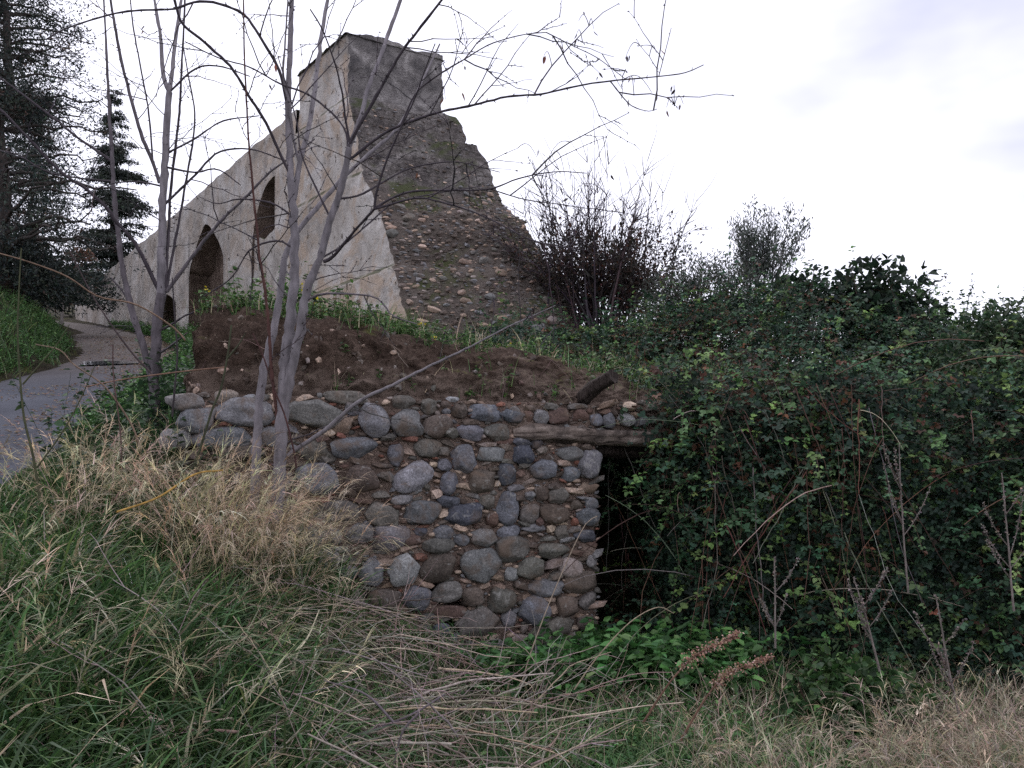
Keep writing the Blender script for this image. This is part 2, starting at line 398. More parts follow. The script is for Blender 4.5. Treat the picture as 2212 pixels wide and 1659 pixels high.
# ------------------------------------------------------------------ the lie of the land
def Yw(x): return 6.3 + .24 * (x + 2.26)                 # line of the ruin's front face
def sstep(a, b, x):
    t = np.clip((x - a) / (b - a), 0, 1); return t * t * (3 - 2 * t)
RY = [-4, 2, 6, 10, 15, 18, 25, 32, 40, 60]
RXR = [-2.9, -3.05, -3.3, -4.3, -5.6, -6.3, -9.8, -14.2, -20.5, -38]
RXL = [-7.0, -6.8, -6.7, -6.8, -7.6, -8.6, -12.2, -16.6, -23.0, -41]
def road_z(y): return 1.38 + .18 * np.maximum(y - 6, -1.5)
def terrain(x, y):
    x = np.asarray(x, float); y = np.asarray(y, float)
    R = road_z(y); xr = np.interp(y, RY, RXR); xl = np.interp(y, RY, RXL)
    # field and the bank up to the road
    toe = np.interp(y, [0, 3, 5, 7], [-.7, -.5, -.15, .15])
    t = np.clip((toe - x) / (toe - xr - .25), 0, 1)
    zf = R * (t * .72 + .28 * t * t * (3 - 2 * t))
    # hillside behind the ruin, up to the tower and along the channel wall
    hill = 2.22 - .14 * sstep(-1.6, -.2, x) + .172 * (y - 7.2) + .02 * np.clip(x + 4, -8, 6)
    side = np.clip((x - xr) / 2.6, 0, 1)
    zb = R + (np.maximum(hill, R) - R) * side * side * (3 - 2 * side)
    # right-hand slope under the brambles
    yr0 = 8.5 - .25 * np.clip(x - 1, 0, 5)
    zr = 0.05 + np.interp(x, [1, 5, 9], [3.2, 2.1, 1.4]) * sstep(0, 3.5, y - yr0) + .11 * np.maximum(y - 14, 0)
    zr = np.maximum(zr, (2.25 * sstep(8.8, 9.7, y) + .16 * np.maximum(y - 9.7, 0)) * (1 - sstep(1.0, 2.8, x)))
    wr = sstep(.42, .60, x) * (1 - sstep(9.5, 13, y)) + sstep(.8, 4.5, x) * sstep(9.5, 13, y)
    zb = zb * (1 - wr) + zr * wr
    back = sstep(.25, .42, y - Yw(np.clip(x, -6, 6)))
    lside = sstep(-2.25, -2.6, x)                        # outside the ruin's left wall there is no step
    back = np.where(x < -2.2, back * (1 - lside) + lside * sstep(-.2, 2.2, y - 6.3), back)
    z = zf * (1 - back) + zb * back
    # bank rising left of the road
    lft = np.maximum(xl - x, 0)
    z = np.where(lft > 0, R + 2.1 * (1 - np.exp(-lft * .5)) + .05 * lft, z)
    nz = fbm(np.stack([x * 1.1, y * 1.1, 0 * x], -1), 3, 3)
    onroad = ((x < xr + .15) & (x > xl - .15))
    return z + np.where(onroad, -.03, .07 * nz)

def axis(segs):
    a = []
    for lo, hi, st in segs: a += list(np.arange(lo, hi, st))
    return np.array(a + [segs[-1][1]])
gx = axis([(-120, -40, 10), (-40, -12, 1.0), (-12, -4, .25), (-4, 2, .08), (2, 7, .25), (7, 40, 1.5), (40, 120, 10)])
gy = axis([(-14, 2, 1.0), (2, 9.5, .08), (9.5, 16, .25), (16, 40, .6), (40, 140, 6)])
GX, GY = np.meshgrid(gx, gy, indexing='ij')
GZ = terrain(GX, GY)
add('ground', mesh_np('ground', np.stack([GX, GY, GZ], -1), grid_faces(len(gx), len(gy)), smooth=True), M_GROUND, kind='structure')

ry = np.arange(-3, 46, .25); ru = np.linspace(0, 1, 13)
RX = np.interp(ry, RY, RXL)[:, None] * (1 - ru)[None] + np.interp(ry, RY, RXR)[:, None] * ru[None]
RYY = np.repeat(ry[:, None], 13, 1)
RZ = road_z(RYY) + .012 - .05 * (np.abs(ru - .5) * 2)[None] ** 3 + .01 * fbm(np.stack([RX, RYY, 0 * RX], -1), 5, 2)
road = add('road', mesh_np('road', np.stack([RX, RYY, RZ], -1), grid_faces(len(ry), 13), smooth=True), M_ROAD, kind='structure')

# ------------------------------------------------------------------ the mill tower and its channel wall
DV = np.array([-.574, .819, 0]); EV = np.array([.819, .574, 0]); NL = np.array([-.819, -.574, 0])   # along channel, across it, outward from plaster face
C0 = np.array([-2.9, 16.0, 0])
ZT = 8.95
mill = thing('mill_tower', 'tall plastered stone mill tower ending a long arched channel wall on the hillside', 'tower')
eRz = [2.4, 3.45, 4.18, 4.72, 5.45, 5.57, 5.95, 6.6, 7.05, 7.12, 7.55, 7.74, 7.80, 9.2]
eRv = [4.35, 3.89, 3.44, 2.86, 2.36, 2.14, 1.72, 1.32, 1.02, .70, .52, .34, .0, .0]
eLz = [2.4, 3.5, 4.4, 4.5, 5.27, 6.2, 7.2, 7.72, 7.80, 9.2]
eLv = [3.55, 3.05, 2.32, 2.05, 1.60, .86, .34, .14, .0, .0]
oLz = [2.4, 4.42, 4.52, 6.25, 6.35, 7.76, 7.82, 9.2]
oLv = [.42, .30, .10, .08, .02, .0, -.06, -.06]
def end_face(t, z):                                        # t 0 plaster corner .. 1 right corner
    eL = np.interp(z, eLz, eLv); eR = np.interp(z, eRz, eRv); oL = np.interp(z, oLz, oLv)
    fl = np.interp(z, [3, 7.7, 7.8], [.28, .06, 0])
    e = eL + (eR - eL) * sstep(0, 1, t ** .8)
    p = C0[None] + EV[None] * ((t * (1.96 + fl))[:, None]) - DV[None] * e[:, None] + NL[None] * (oL * (1 - t))[:, None]
    p[:, 2] = z; return p
zs = np.linspace(2.5, ZT, 170); ts = np.linspace(0, 1, 80)
T2, Z2 = np.meshgrid(ts, zs, indexing='ij')
zw = Z2.ravel() + .07 * fbm(np.stack([T2.ravel() * 4.5, Z2.ravel() * .8, 0 * T2.ravel()], -1), 17, 3)
pe = end_face(T2.ravel(), np.where(Z2.ravel() > 8.1, Z2.ravel(), zw)); pe[:, 2] = Z2.ravel()
rough = np.where(Z2.ravel() > 7.8, .05, np.where(Z2.ravel() > 6.0, .10, .16))
dsp = fbm(pe * 2.6, 11, 5, .6) * rough + fbm(pe * .9, 12, 2) * rough * .7
pe2 = pe - DV[None] * dsp[:, None]
edge = np.where(T2.ravel() > .985, 1, 0)
pe2[:, :] += EV[None] * (np.clip((T2.ravel() - .9) / .1, 0, 1) ** 2 * fbm(pe * 2.4, 14, 5, .65) * .11)[:, None] + (NL * -1)[None] * (np.clip((.08 - T2.ravel()) / .08, 0, 1) ** 2 * np.abs(fbm(pe * 2.8, 18, 5, .65)) * .10)[:, None]
pe2[:, 2] += np.where(np.isclose(Z2.ravel(), ZT), fbm(pe * 2.8, 15, 4) * .10 + .0, 0)
B2 = pe2.reshape(len(ts), len(zs), 3)
# right flank behind the end face
us = np.linspace(0, 1, 26)
Bc = B2[-1]
lenf = (2.2 + np.interp(zs, eRz, eRv))
FL = Bc[None] + DV[None, None] * (us[:, None] * lenf[None])[:, :, None]
FL = FL + EV[None, None] * (fbm(FL.reshape(-1, 3) * 2, 16, 4).reshape(len(us), len(zs)) * .05 * (us > 0)[:, None])[:, :, None]
tb = MB(); tb.put(B2, grid_faces(len(ts), len(zs)))
tb.put(FL, grid_faces(len(us), len(zs)))
add('end_wall', tb.mesh('end_wall', True), M_DARK, mill, label='dark battered end wall of bare rubble')
# plaster flank of the tower: from the corner back to the channel wall
Ac = B2[0]
lenl = 2.2 + np.interp(zs, eLz, eLv)
ul = np.linspace(0, 1, 70)
base = C0[None] + DV[None] * 2.2 + np.zeros((len(zs), 3)); base[:, 2] = zs
base = base + NL[None] * np.interp(zs, oLz, oLv)[:, None]
Asm = end_face(np.zeros(len(zs)), zs)
PLf = Asm[None] * (1 - ul)[:, None, None] + base[None] * ul[:, None, None] + (Ac - Asm)[None] * ((1 - ul) ** 14)[:, None, None]
dn = fbm(PLf.reshape(-1, 3) * 2.4, 21, 4, .55).reshape(len(ul), len(zs)) * .035
PLf = PLf + NL[None, None] * (dn * (ul > 0)[:, None])[:, :, None]
tl = MB(); tl.put(PLf, grid_faces(len(ul), len(zs))[:, ::-1])
add('plaster_flank', tl.mesh('plaster_flank', True), M_PLASTER, mill, label='pale plastered flank with mossy ledges')
# cap of the tower head: low rough slab
cap = MB(); nu = 40
cu, cv = np.meshgrid(np.linspace(-.012, 1.012, nu), np.linspace(-.012, 1.012, nu), indexing='ij')
cp = C0 + EV * (cu.ravel() * 1.96)[:, None] + DV * (cv.ravel() * 2.2)[:, None] + NL * -.03
ed = np.maximum(np.abs(cu.ravel() - .5), np.abs(cv.ravel() - .5)) > .508
cp[:, 2] = ZT + np.where(ed, -.06, -.02 + .12 * fbm(cp * 3, 22, 4)); cp[:, :2] += (ed * fbm(cp * 4, 23, 3) * .05)[:, None]
cap.put(cp, grid_faces(nu, nu)); add('cap', cap.mesh('cap', False), M_DARK, mill)

# channel wall with arches
U0, U1 = 2.2, 25.0
def zt_top(u): return np.interp(u, [2.2, 24.0, 26], [8.22, 7.72, 7.7])
def img_u(px): a = (px - CX) / F; return (a * 16 + 2.9) / (-.574 - .819 * a)     # position along the wall seen at that column
arches = [dict(u0=img_u(594), u1=img_u(543), zc=None, half=True, top=7.24, spring=6.0, fill=6.15),
          dict(u0=img_u(484), u1=img_u(408), half=False, top=7.2, spring=6.1, fill=-9),
          dict(u0=img_u(380), u1=img_u(340), half=False, top=5.98, spring=5.6, fill=-9)]
def arch_z(u):
    out = np.full_like(u, -9.0)
    for a in arches:
        ins = (u >= a['u0']) & (u <= a['u1'])
        if a['half']: r = (u - a['u0']) / (a['u1'] - a['u0']); c = np.sqrt(np.clip(1 - r ** 2, 0, 1))
        else: r = np.abs((u - .5 * (a['u0'] + a['u1'])) / (.5 * (a['u1'] - a['u0']))); c = np.clip(1 - r ** 1.35, 0, 1) ** .8
        z = a['spring'] - (0 if not a['half'] else .3) + (a['top'] - a['spring'] + (0 if not a['half'] else .3)) * c
        out = np.where(ins, z, out)
    return out
ucol = np.unique(np.round(np.concatenate([np.arange(U0, U1, .07)] + [[a['u0'] - .004, a['u0'] + .004, a['u1'] - .004, a['u1'] + .004] for a in arches]), 4))
def wall_pt(u, z, o=0.0):
    p = C0 + DV * u[..., None] + NL * (np.zeros_like(u) + o)[..., None]
    p = p.copy(); p[..., 2] = z; return p
ground_u = terrain(C0[0] + DV[0] * ucol, C0[1] + DV[1] * ucol) - .6
az = arch_z(ucol); zb = np.maximum(az, ground_u); zt = zt_top(ucol) + .05 * fbm(np.stack([ucol * 1.3, 0 * ucol, 0 * ucol], -1), 31, 4)
zt = np.maximum(zt, zb + .05)
nvv = 60; vv = np.linspace(0, 1, nvv)
Uu = np.repeat(ucol[:, None], nvv, 1); Zz = zb[:, None] + (zt - zb)[:, None] * vv[None]
Wf = wall_pt(Uu, Zz)
Wf = Wf + NL * (fbm(Wf.reshape(-1, 3) * 2.2, 32, 4, .55).reshape(Uu.shape) * .04)[..., None]
wm = MB(); wm.put(Wf, grid_faces(len(ucol), nvv)[:, ::-1])
# worn top and rear side
q = np.linspace(0, 1, 8)
topP = Wf[:, -1][:, None, :] - NL[None, None] * (q * 1.7)[None, :, None]
topP[:, :, 2] += (.05 * fbm(topP.reshape(-1, 3) * 3, 33, 3).reshape(topP.shape[:2])) * (q > 0)
wm.put(topP, grid_faces(len(ucol), 8)[:, ::-1])
bk = np.stack([topP[:, -1], topP[:, -1] * np.array([1, 1, 0]) + np.stack([0 * ground_u, 0 * ground_u, ground_u], -1)], 1)
wm.put(bk, grid_faces(len(ucol), 2)[:, ::-1])
add('channel_wall', wm.mesh('channel_wall', False), M_PLASTER, mill, label='long pale plastered wall with a crumbling top edge')
for a in arches:                                            # arch recess: soffit, jambs and rubble back
    uu = np.linspace(a['u0'], a['u1'], 36); za = arch_z(np.clip(uu, a['u0'], a['u1'])); za[0] = max(za[0], ground_u.min()); za[-1] = za[-2]
    g0 = np.interp(uu, ucol, ground_u)
    ring_u = np.concatenate([[a['u0']], uu, [a['u1']]]); ring_z = np.concatenate([[g0[0]], za, [g0[-1]]])
    dep = np.linspace(.0, -1.0, 9)
    S = np.stack([wall_pt(ring_u, ring_z, d) for d in dep], 1)
    S += (fbm(S.reshape(-1, 3) * 4, 35, 4)[:, None] * .05).reshape(S.shape[0], S.shape[1], 1) * (np.arange(9) > 0)[None, :, None]
    ab = MB(); ab.put(S, grid_faces(len(ring_u), 9))
    bz = np.linspace(0, 1, 30)
    Bk = wall_pt(np.repeat(uu[:, None], 30, 1), g0[:, None] + (za - g0)[:, None] * bz[None] + .06 * bz[None], -.55)
    Bk = Bk + NL * (fbm(Bk.reshape(-1, 3) * 3.4, 36, 4).reshape(Bk.shape[:2]) * .12)[..., None]
    ab.put(Bk, grid_faces(len(uu), 30)[:, ::-1])
    add('arch', ab.mesh('arch', True), M_MORTAR, mill, label='arched recess backed with dark rubble')
    if a['fill'] > 0:                                       # walled up below
        zf_ = np.minimum(za, a['fill'] + .12 * fbm(np.stack([uu * 3, 0 * uu, 0 * uu], -1), 39, 3)); Bf = wall_pt(np.repeat(uu[:, None], 30, 1), g0[:, None] + (zf_ - g0)[:, None] * bz[None], -.05)
        Bf = Bf + NL * (fbm(Bf.reshape(-1, 3) * 3, 36, 4).reshape(Bf.shape[:2]) * .03)[..., None]; fb_ = MB(); fb_.put(Bf, grid_faces(len(uu), 30)[:, ::-1])
        tp_ = np.stack([Bf[:, -1], Bf[:, -1] - NL * .55], 1); fb_.put(tp_, grid_faces(len(uu), 2)[:, ::-1]); add('arch_infill', fb_.mesh('arch_infill'), M_PLASTER, mill)

# stones
def stone_mesh(k, boxy, amp, sub=3, ncut=6, hcut=(.74, .95), smooth=True):
    bm = bmesh.new(); bmesh.ops.create_icosphere(bm, subdivisions=sub, radius=1.0)
    V = np.array([v.co[:] for v in bm.verts])
    if boxy < 1: V = np.sign(V) * np.abs(V) ** boxy; V /= np.max(np.abs(V), 0)
    n = fbm(V * .85 + k * 7.7, 40 + k, 2); n2 = fbm(V * 2.3 + k * 3.1, 60 + k, 3)
    V = V * (1 + amp * n + amp * .3 * n2)[:, None]
    V = V + amp * .5 * np.stack([fbm(V * .9 + 9 * j + k, 80 + j, 1) for j in range(3)], -1)
    V /= np.max(np.abs(V), 0)
    for j in range(ncut):                                     # broad broken faces
        d = rand_dir(1)[0]; h = rng.uniform(*hcut); s = V @ d; V = V - np.maximum(s - h, 0)[:, None] * d[None] * .93
    V /= np.max(np.abs(V), 0)
    for v, c in zip(bm.verts, V): v.co = c
    me = bpy.data.meshes.new('stone_shape'); bm.to_mesh(me); bm.free()
    me.polygons.foreach_set('use_smooth', np.full(len(me.polygons), smooth)); me.materials.append(M_STONE)
    return me
ROUND = [stone_mesh(k, .78, .30, 4, 5 + k % 4) for k in range(18)]
ANG = [stone_mesh(k + 30, .66, .40, 3, 10, (.6, .9)) for k in range(10)]
SMALL = [stone_mesh(k + 50, .8, .45, 1, 7, (.45, .85), False) for k in range(12)]

TONES = dict(b=(.130, .132, .144), g=(.158, .155, .158), l=(.245, .243, .25), d=(.075, .079, .094), o=(.122, .114, .102), n=(.100, .079, .066),
             r=(.11, .071, .058), t=(.42, .32, .25), k=(.27, .195, .15), e=(.20, .095, .07), p=(.24, .20, .18))
def put_stone(me, name, parent, loc, xa, ya, za, size, tone):
    o = add(name, me, None, parent)
    R = Matrix((xa, ya, za)).transposed()
    o.matrix_world = Matrix.Translation(Vector(loc)) @ R.to_4x4() @ Matrix.Diagonal((*size, 1))
    j = random.uniform(.82, 1.18); o.color = (TONES[tone][0] * j * random.uniform(.96, 1.04), TONES[tone][1] * j, TONES[tone][2] * j * random.uniform(.95, 1.05), 1)
    return o

# rubble showing on the tower's end wall below the render
PLC = np.zeros((3000, 4)); npl = 0
for rmin, rmax, tries in ((.10, .15, 70), (.055, .085, 800), (.034, .055, 6500), (.020, .034, 9500)):
    for _ in range(tries):
        t = random.uniform(.03, .99); z = random.uniform(3.2, 7.6)
        if z > 6.1 - .6 * (1 - t) + .18 * math.sin(t * 9) and (random.random() > .05 or rmin > .05): continue
        if rmin > .07 and random.random() > (6.6 - z) / 3: continue
        w = random.uniform(rmin, rmax); h = w * random.uniform(.32, .62); Q = PLC[:npl]
        if npl and np.any(((t - Q[:, 0]) * 2 / (w + Q[:, 2])) ** 2 + ((z - Q[:, 1]) * 1.35 / (h + Q[:, 3])) ** 2 < .80): continue
        PLC[npl] = (t, z, w, h); npl += 1
        if npl >= 2600: break
placed = [tuple(a) for a in PLC[:npl]]
placed.sort(key=lambda a: -a[2] * a[3])
xr_ = tuple(EV); zup = unit(np.array([DV[0], DV[1], 1.1])); yin = np.cross(zup, EV)
tf = MB()
for k, (t, z, w, h) in enumerate(placed):
    i = int(np.clip(round(t * (len(ts) - 1)), 0, len(ts) - 1)); j = int(np.clip(np.searchsorted(zs, z), 0, len(zs) - 1))
    p = B2[i, j] - DV * h * .25; tone = random.choice('ggoonnpogkknnotn')
    rot = random.uniform(-.35, .35); xa = EV * math.cos(rot) + zup * math.sin(rot); za = -EV * math.sin(rot) + zup * math.cos(rot)
    if k < 300: put_stone(random.choice(ANG if w > .09 else SMALL), 'rubble_stone', mill, p, xa, yin, za, (w, min(w, h) * .9, h), tone)
    else:
        me = SMALL[k % 12]; V = np.array([v.co[:] for v in me.vertices]); Fv = np.array([f.vertices[:] for f in me.polygons])
        tf.put(p + V[:, 0:1] * w * xa + V[:, 1:2] * h * .8 * yin + V[:, 2:3] * h * za, Fv, np.array(TONES[tone]) * random.uniform(.8, 1.35))
if tf.n: add('rubble_fill', tf.mesh('rubble_fill'), M_CHIP, mill, kind='stuff')

# ------------------------------------------------------------------ the ruined cobble wall
WT = unit(np.array([1, .24, 0])); WN = np.array([WT[1], -WT[0], 0]); WO = np.array([-2.26, 6.3, 0])
def wall_xy(px, py):                                          # picture position -> (s along wall, z)
    a = (px - CX) / F; Y = (6.3 + .24 * 2.26) / (1 - .24 * a); x = a * Y
    return (x + 2.26) / WT[0], EYE + (HY - py) / F * Y, Y
def W3(s, z, o=0.0):
    s = np.asarray(s, float); z = np.asarray(z, float)
    p = WO + WT * s[..., None] + WN * (np.zeros_like(s) + o)[..., None]
    p = p.copy(); p[..., 2] = z; return p
ruin = thing('ruined_wall', 'ruined wall of rounded river cobbles and clay mortar under a bank of earth', 'wall')
S_R = wall_xy(1290, 1100)[0]
def wall_top(s): return np.interp(s, [0, .4, 1.0, 1.8, 2.6, 3.1, 4.2], [2.02, 2.02, 2.01, 2.00, 1.99, 1.97, 1.91])
VOID = [(1550, 545, 46, 60, .30, 'w'), (895, 700, 52, 50, .25, 'w'), (1020, 790, 110, 26, .22, 'w'), (985, 930, 60, 60, .25, 'w'), (505, 770, 40, 40, .2, 'w'),
        (1385, 240, 14, 60, .18, 'w'), (430, 1000, 60, 60, .22, 'L'), (370, 1545, 110, 60, .25, 'L')]
OFF = {'w': (900, 1500, 1.8433), 'W': (1250, 1100, 2.592), 'L': (500, 900, 2.949)}
def crop(c, x, y):
    ox, oy, s = OFF[c]; return (ox + x / s) * .6777, (oy + y / s) * .6777
voids = []
for x, y, rx, rz_, dp, c in VOID:
    px, py = crop(c, x, y); s, z, Y = wall_xy(px, py); k = .6777 / OFF[c][2] / F * Y
    voids.append((s, z, rx * k, rz_ * k, dp))

ss = np.arange(0, S_R + .001, .022); zz = np.linspace(0, 1, 100)
SS = np.repeat(ss[:, None], 100, 1); ZB = -.25
ZZ = ZB + (wall_top(SS) - .01 - ZB) * zz[None]
dd = fbm(np.stack([SS * 7, ZZ * 7, 0 * SS], -1), 91, 5, .65) * .045 + .004
for s, z, a, b, dp in voids:
    dd = dd - dp * (1 - sstep(.55, 1.05, np.sqrt(((SS - s) / a) ** 2 + ((ZZ - z) / b) ** 2)))
core = W3(SS, ZZ, dd)
cm = MB(); cm.put(core, grid_faces(len(ss), 100))
for sidx, flip in ((-1, False), (0, True)):                     # right and left returns
    dq = np.linspace(0, -.62, 20)
    ret = core[sidx][None] + WN[None, None] * dq[:, None, None]
    ret = ret + WT[None, None] * (fbm(ret.reshape(-1, 3) * 6, 92, 4).reshape(20, 100) * .04 * (np.arange(20) > 0)[:, None])[..., None]
    f = grid_faces(20, 100); cm.put(ret, f[:, ::-1] if flip else f)
cm.put(np.stack([core[:, -1], core[:, -1] - WN[None] * .62], 1), grid_faces(len(ss), 2))
# low strip of masonry over the doorway
s2 = np.arange(S_R - .05, S_R + .80, .03); z2 = np.linspace(0, 1, 16)
S3 = np.repeat(s2[:, None], 16, 1); Z3 = 1.74 + (wall_top(S3) - 1.74) * z2[None]
strip = W3(S3, Z3, fbm(np.stack([S3 * 7, Z3 * 7, 0 * S3], -1), 93, 4) * .03 - .03)
cm.put(strip, grid_faces(len(s2), 16))
add('mortar_core', cm.mesh('mortar_core', True), M_MORTAR, ruin)

BOULD = [('W', r) for r in [
 (80,470,195,125,0,'o'),(112,650,250,215,0,'g'),(300,510,135,120,-20,'o'),(445,550,72,46,0,'b'),(495,450,102,48,0,'l'),(435,495,92,52,0,'n'),
 (550,545,142,112,0,'n'),(770,565,245,132,5,'b'),(355,670,232,178,0,'n'),(985,590,195,102,10,'d'),(1115,600,82,112,0,'r'),(1220,590,132,122,0,'g'),
 (1380,590,182,122,0,'r'),(1540,585,140,92,0,'r'),(1680,620,102,92,0,'b'),(1790,625,112,112,20,'b'),(1930,620,142,102,10,'l'),(645,720,212,132,8,'b'),
 (875,715,222,142,0,'o'),(1065,795,152,82,0,'d'),(1190,815,96,82,5,'d'),(300,855,222,152,0,'o'),(30,905,125,175,0,'b'),(590,940,180,205,-15,'b'),
 (815,900,205,112,5,'g'),(1080,910,166,142,0,'d'),(1460,900,208,108,-4,'g'),(1625,985,172,225,5,'g'),(425,990,116,92,0,'b'),(180,1075,335,215,-24,'l'),
 (950,1065,146,182,-8,'d'),(1240,1030,205,152,0,'b'),(1470,1060,142,122,0,'b'),(465,1135,142,182,8,'b'),(745,1120,212,195,0,'n'),(1625,1180,162,84,3,'k'),
 (1130,1240,102,76,0,'g'),(1230,1225,112,112,3,'n'),(1370,1245,172,122,0,'o'),(80,1280,175,82,-8,'l'),(460,1290,182,92,4,'d'),(775,1295,142,112,0,'o'),
 (1640,1305,112,82,0,'b'),(1510,1320,102,72,0,'n'),(245,1390,272,182,0,'b'),(595,1400,302,172,-8,'d'),(955,1355,190,255,0,'b'),(1140,1390,152,182,18,'o'),
 (1340,1390,232,152,0,'n'),(1610,1420,182,142,5,'b'),(830,1450,112,112,0,'r'),(955,1540,192,102,-8,'b'),(1155,1510,192,72,0,'g'),(1500,1460,72,62,0,'e'),
 (1600,1570,192,102,0,'d'),(1390,1545,112,122,0,'o'),(760,1590,212,132,10,'g'),(420,1550,160,112,0,'b'),(230,1540,112,72,0,'d'),(165,1615,132,92,0,'r'),
 (20,1430,60,150,0,'o'),(915,800,150,56,-4,'r')]]
BOULD += [('w', r) for r in [
 (205,50,212,165,0,'b'),(450,50,205,142,0,'n'),(330,245,272,122,0,'o'),(575,250,182,135,12,'o'),(60,240,152,132,0,'n'),(450,370,155,112,0,'g'),
 (630,385,202,152,0,'g'),(910,437,182,84,0,'o'),(1050,410,92,68,0,'b'),(1345,455,192,142,-10,'o'),(1575,465,192,92,0,'o'),(520,600,142,152,15,'b'),
 (715,585,185,162,-15,'l'),(920,570,212,152,-8,'n'),(1170,550,222,192,0,'g'),(1450,570,152,116,0,'o'),(1690,565,140,112,0,'p'),(1340,610,76,76,0,'l'),
 (1755,660,212,122,-8,'n'),(1540,690,212,96,4,'b'),(975,715,182,112,-8,'o'),(800,745,152,152,30,'b'),(600,760,182,142,0,'n'),(400,760,152,122,0,'p'),
 (1285,755,142,132,0,'o'),(1120,740,122,102,0,'n'),(1480,825,172,162,0,'b'),(1670,800,112,112,0,'n'),(1785,765,122,92,-40,'o'),(960,825,205,72,5,'r'),
 (1150,890,242,142,-10,'o'),(1330,870,92,102,0,'g'),(1570,935,242,142,-14,'o'),(1780,895,132,86,0,'n'),(1560,1065,172,112,0,'d'),(1390,990,92,62,0,'p'),
 (1230,1020,132,62,0,'g'),(750,950,152,92,0,'n'),(1810,530,62,72,0,'g'),(1420,925,50,50,0,'p'),(1700,990,170,80,0,'o'),(40,375,140,110,0,'g'),(180,380,130,120,0,'b'),(300,380,110,100,0,'g'),
 (250,520,180,130,0,'g'),(90,540,150,130,0,'o'),(380,600,120,110,0,'b'),(220,680,190,130,0,'n'),(60,720,140,130,0,'g'),(300,830,180,110,0,'o'),(520,880,170,110,0,'g'),(930,940,110,80,0,'d'),
 (700,820,110,70,0,'r'),(1010,1030,150,70,0,'n')]]
BOULD += [('L', r) for r in [
 (270,1130,305,145,-4,'g'),(380,1300,330,235,-6,'b'),(850,1230,535,245,5,'g'),(640,1460,505,215,0,'b'),(1060,1460,155,175,0,'g'),(1490,1240,485,235,5,'o'),
 (1770,1085,355,115,3,'o'),(2050,1290,265,300,-15,'g'),(1840,1230,102,62,0,'b'),(1750,1340,195,165,0,'k'),(1820,1545,435,205,-4,'b'),(1470,1580,275,185,0,'o'),
 (1600,1400,155,95,5,'t'),(800,1600,385,165,0,'n'),(640,1080,210,120,-5,'p'),(870,1085,115,52,-10,'l'),(1530,1065,46,46,0,'g'),(170,1480,260,180,0,'g')]]
ell = []
for k, (c, (x, y, w, h, rot, tone)) in enumerate(BOULD):
    px, py = crop(c, x, y); s, z, Y = wall_xy(px, py); kk = .6777 / OFF[c][2] / F * Y
    a, b = w * kk * .5, h * kk * .5
    ell.append((s, z, a, b, -math.radians(rot)))
    ang = -math.radians(rot); xa = WT * math.cos(ang) + np.array([0, 0, math.sin(ang)]); za = -WT * math.sin(ang) + np.array([0, 0, math.cos(ang)])
    dep = .75 * min(a, b) + .02
    pool = ANG if tone in 'nrketp' else ROUND
    sg = random.choice((1, -1))
    put_stone(pool[k % len(pool)], 'boulder', ruin, W3(np.array(s), np.array(z), dep * random.uniform(-.02, .30)), xa * sg, -WN * sg, za, (a * 1.20, dep * .92, b * 1.21), tone)
ell = np.array(ell)

# small stones and chips packed into the joints
acc = []; A = np.zeros((0, 4))
E = ell
def free(s, z, a, b, gap):
    ca, sa = np.cos(E[:, 4]), np.sin(E[:, 4]); dx, dz = s - E[:, 0], z - E[:, 1]
    u = dx * ca + dz * sa; v = -dx * sa + dz * ca
    if np.any((u / (E[:, 2] * .97 + a * gap)) ** 2 + (v / (E[:, 3] * .97 + b * gap)) ** 2 < 1): return False
    for vs, vz, va, vb, _ in voids:
        if ((s - vs) / va) ** 2 + ((z - vz) / vb) ** 2 < .9: return False
    if len(acc):
        B = A[:len(acc)]
        if np.any(((s - B[:, 0]) / (B[:, 2] + a)) ** 2 + ((z - B[:, 1]) / (B[:, 3] + b)) ** 2 < .92): return False
    return True
A = np.zeros((3600, 4))
for rad, tries in ((.060, 1800), (.042, 4500), (.028, 8000), (.019, 11000), (.012, 11000)):
    for _ in range(tries):
        s = random.uniform(.02, S_R + (.0)); z = random.uniform(.05, float(wall_top(s)) - .02)
        if random.random() < .10: s = random.uniform(S_R, S_R + .72); z = random.uniform(1.82, 1.99)
        a = rad * random.uniform(.8, 1.6); b = rad * random.uniform(.38, .8)
        if free(s, z, a, b, .45):
            A[len(acc)] = (s, z, a, b); acc.append((s, z, a, b))
            if len(acc) >= 3400: break
order = sorted(range(len(acc)), key=lambda i: -acc[i][2] * acc[i][3])
rf = MB(); shp = [(np.array([v.co[:] for v in m.vertices]), np.array([f.vertices[:] for f in m.polygons])) for m in SMALL]
for k, i in enumerate(order):
    s, z, a, b = acc[i]; tone = random.choice('ttkknnnorrkoogeptnog')
    rot = random.uniform(-.4, .4); xa = WT * math.cos(rot) + np.array([0, 0, math.sin(rot)]); za = -WT * math.sin(rot) + np.array([0, 0, math.cos(rot)])
    loc = W3(np.array(s), np.array(z), random.uniform(.000, .022)); d = min(a, b) * 1.3
    if k < 300: put_stone(SMALL[k % 12], 'stone_chip', ruin, loc, xa, -WN, za, (a, d, b), tone)
    else:
        V, Fv = shp[k % 12]
        rf.put(loc + V[:, 0:1] * a * xa - V[:, 1:2] * d * WN + V[:, 2:3] * b * za, Fv, np.array(TONES[tone]) * random.uniform(.75, 1.25))
add('rubble_fill', rf.mesh('rubble_fill'), M_CHIP, ruin, kind='stuff')

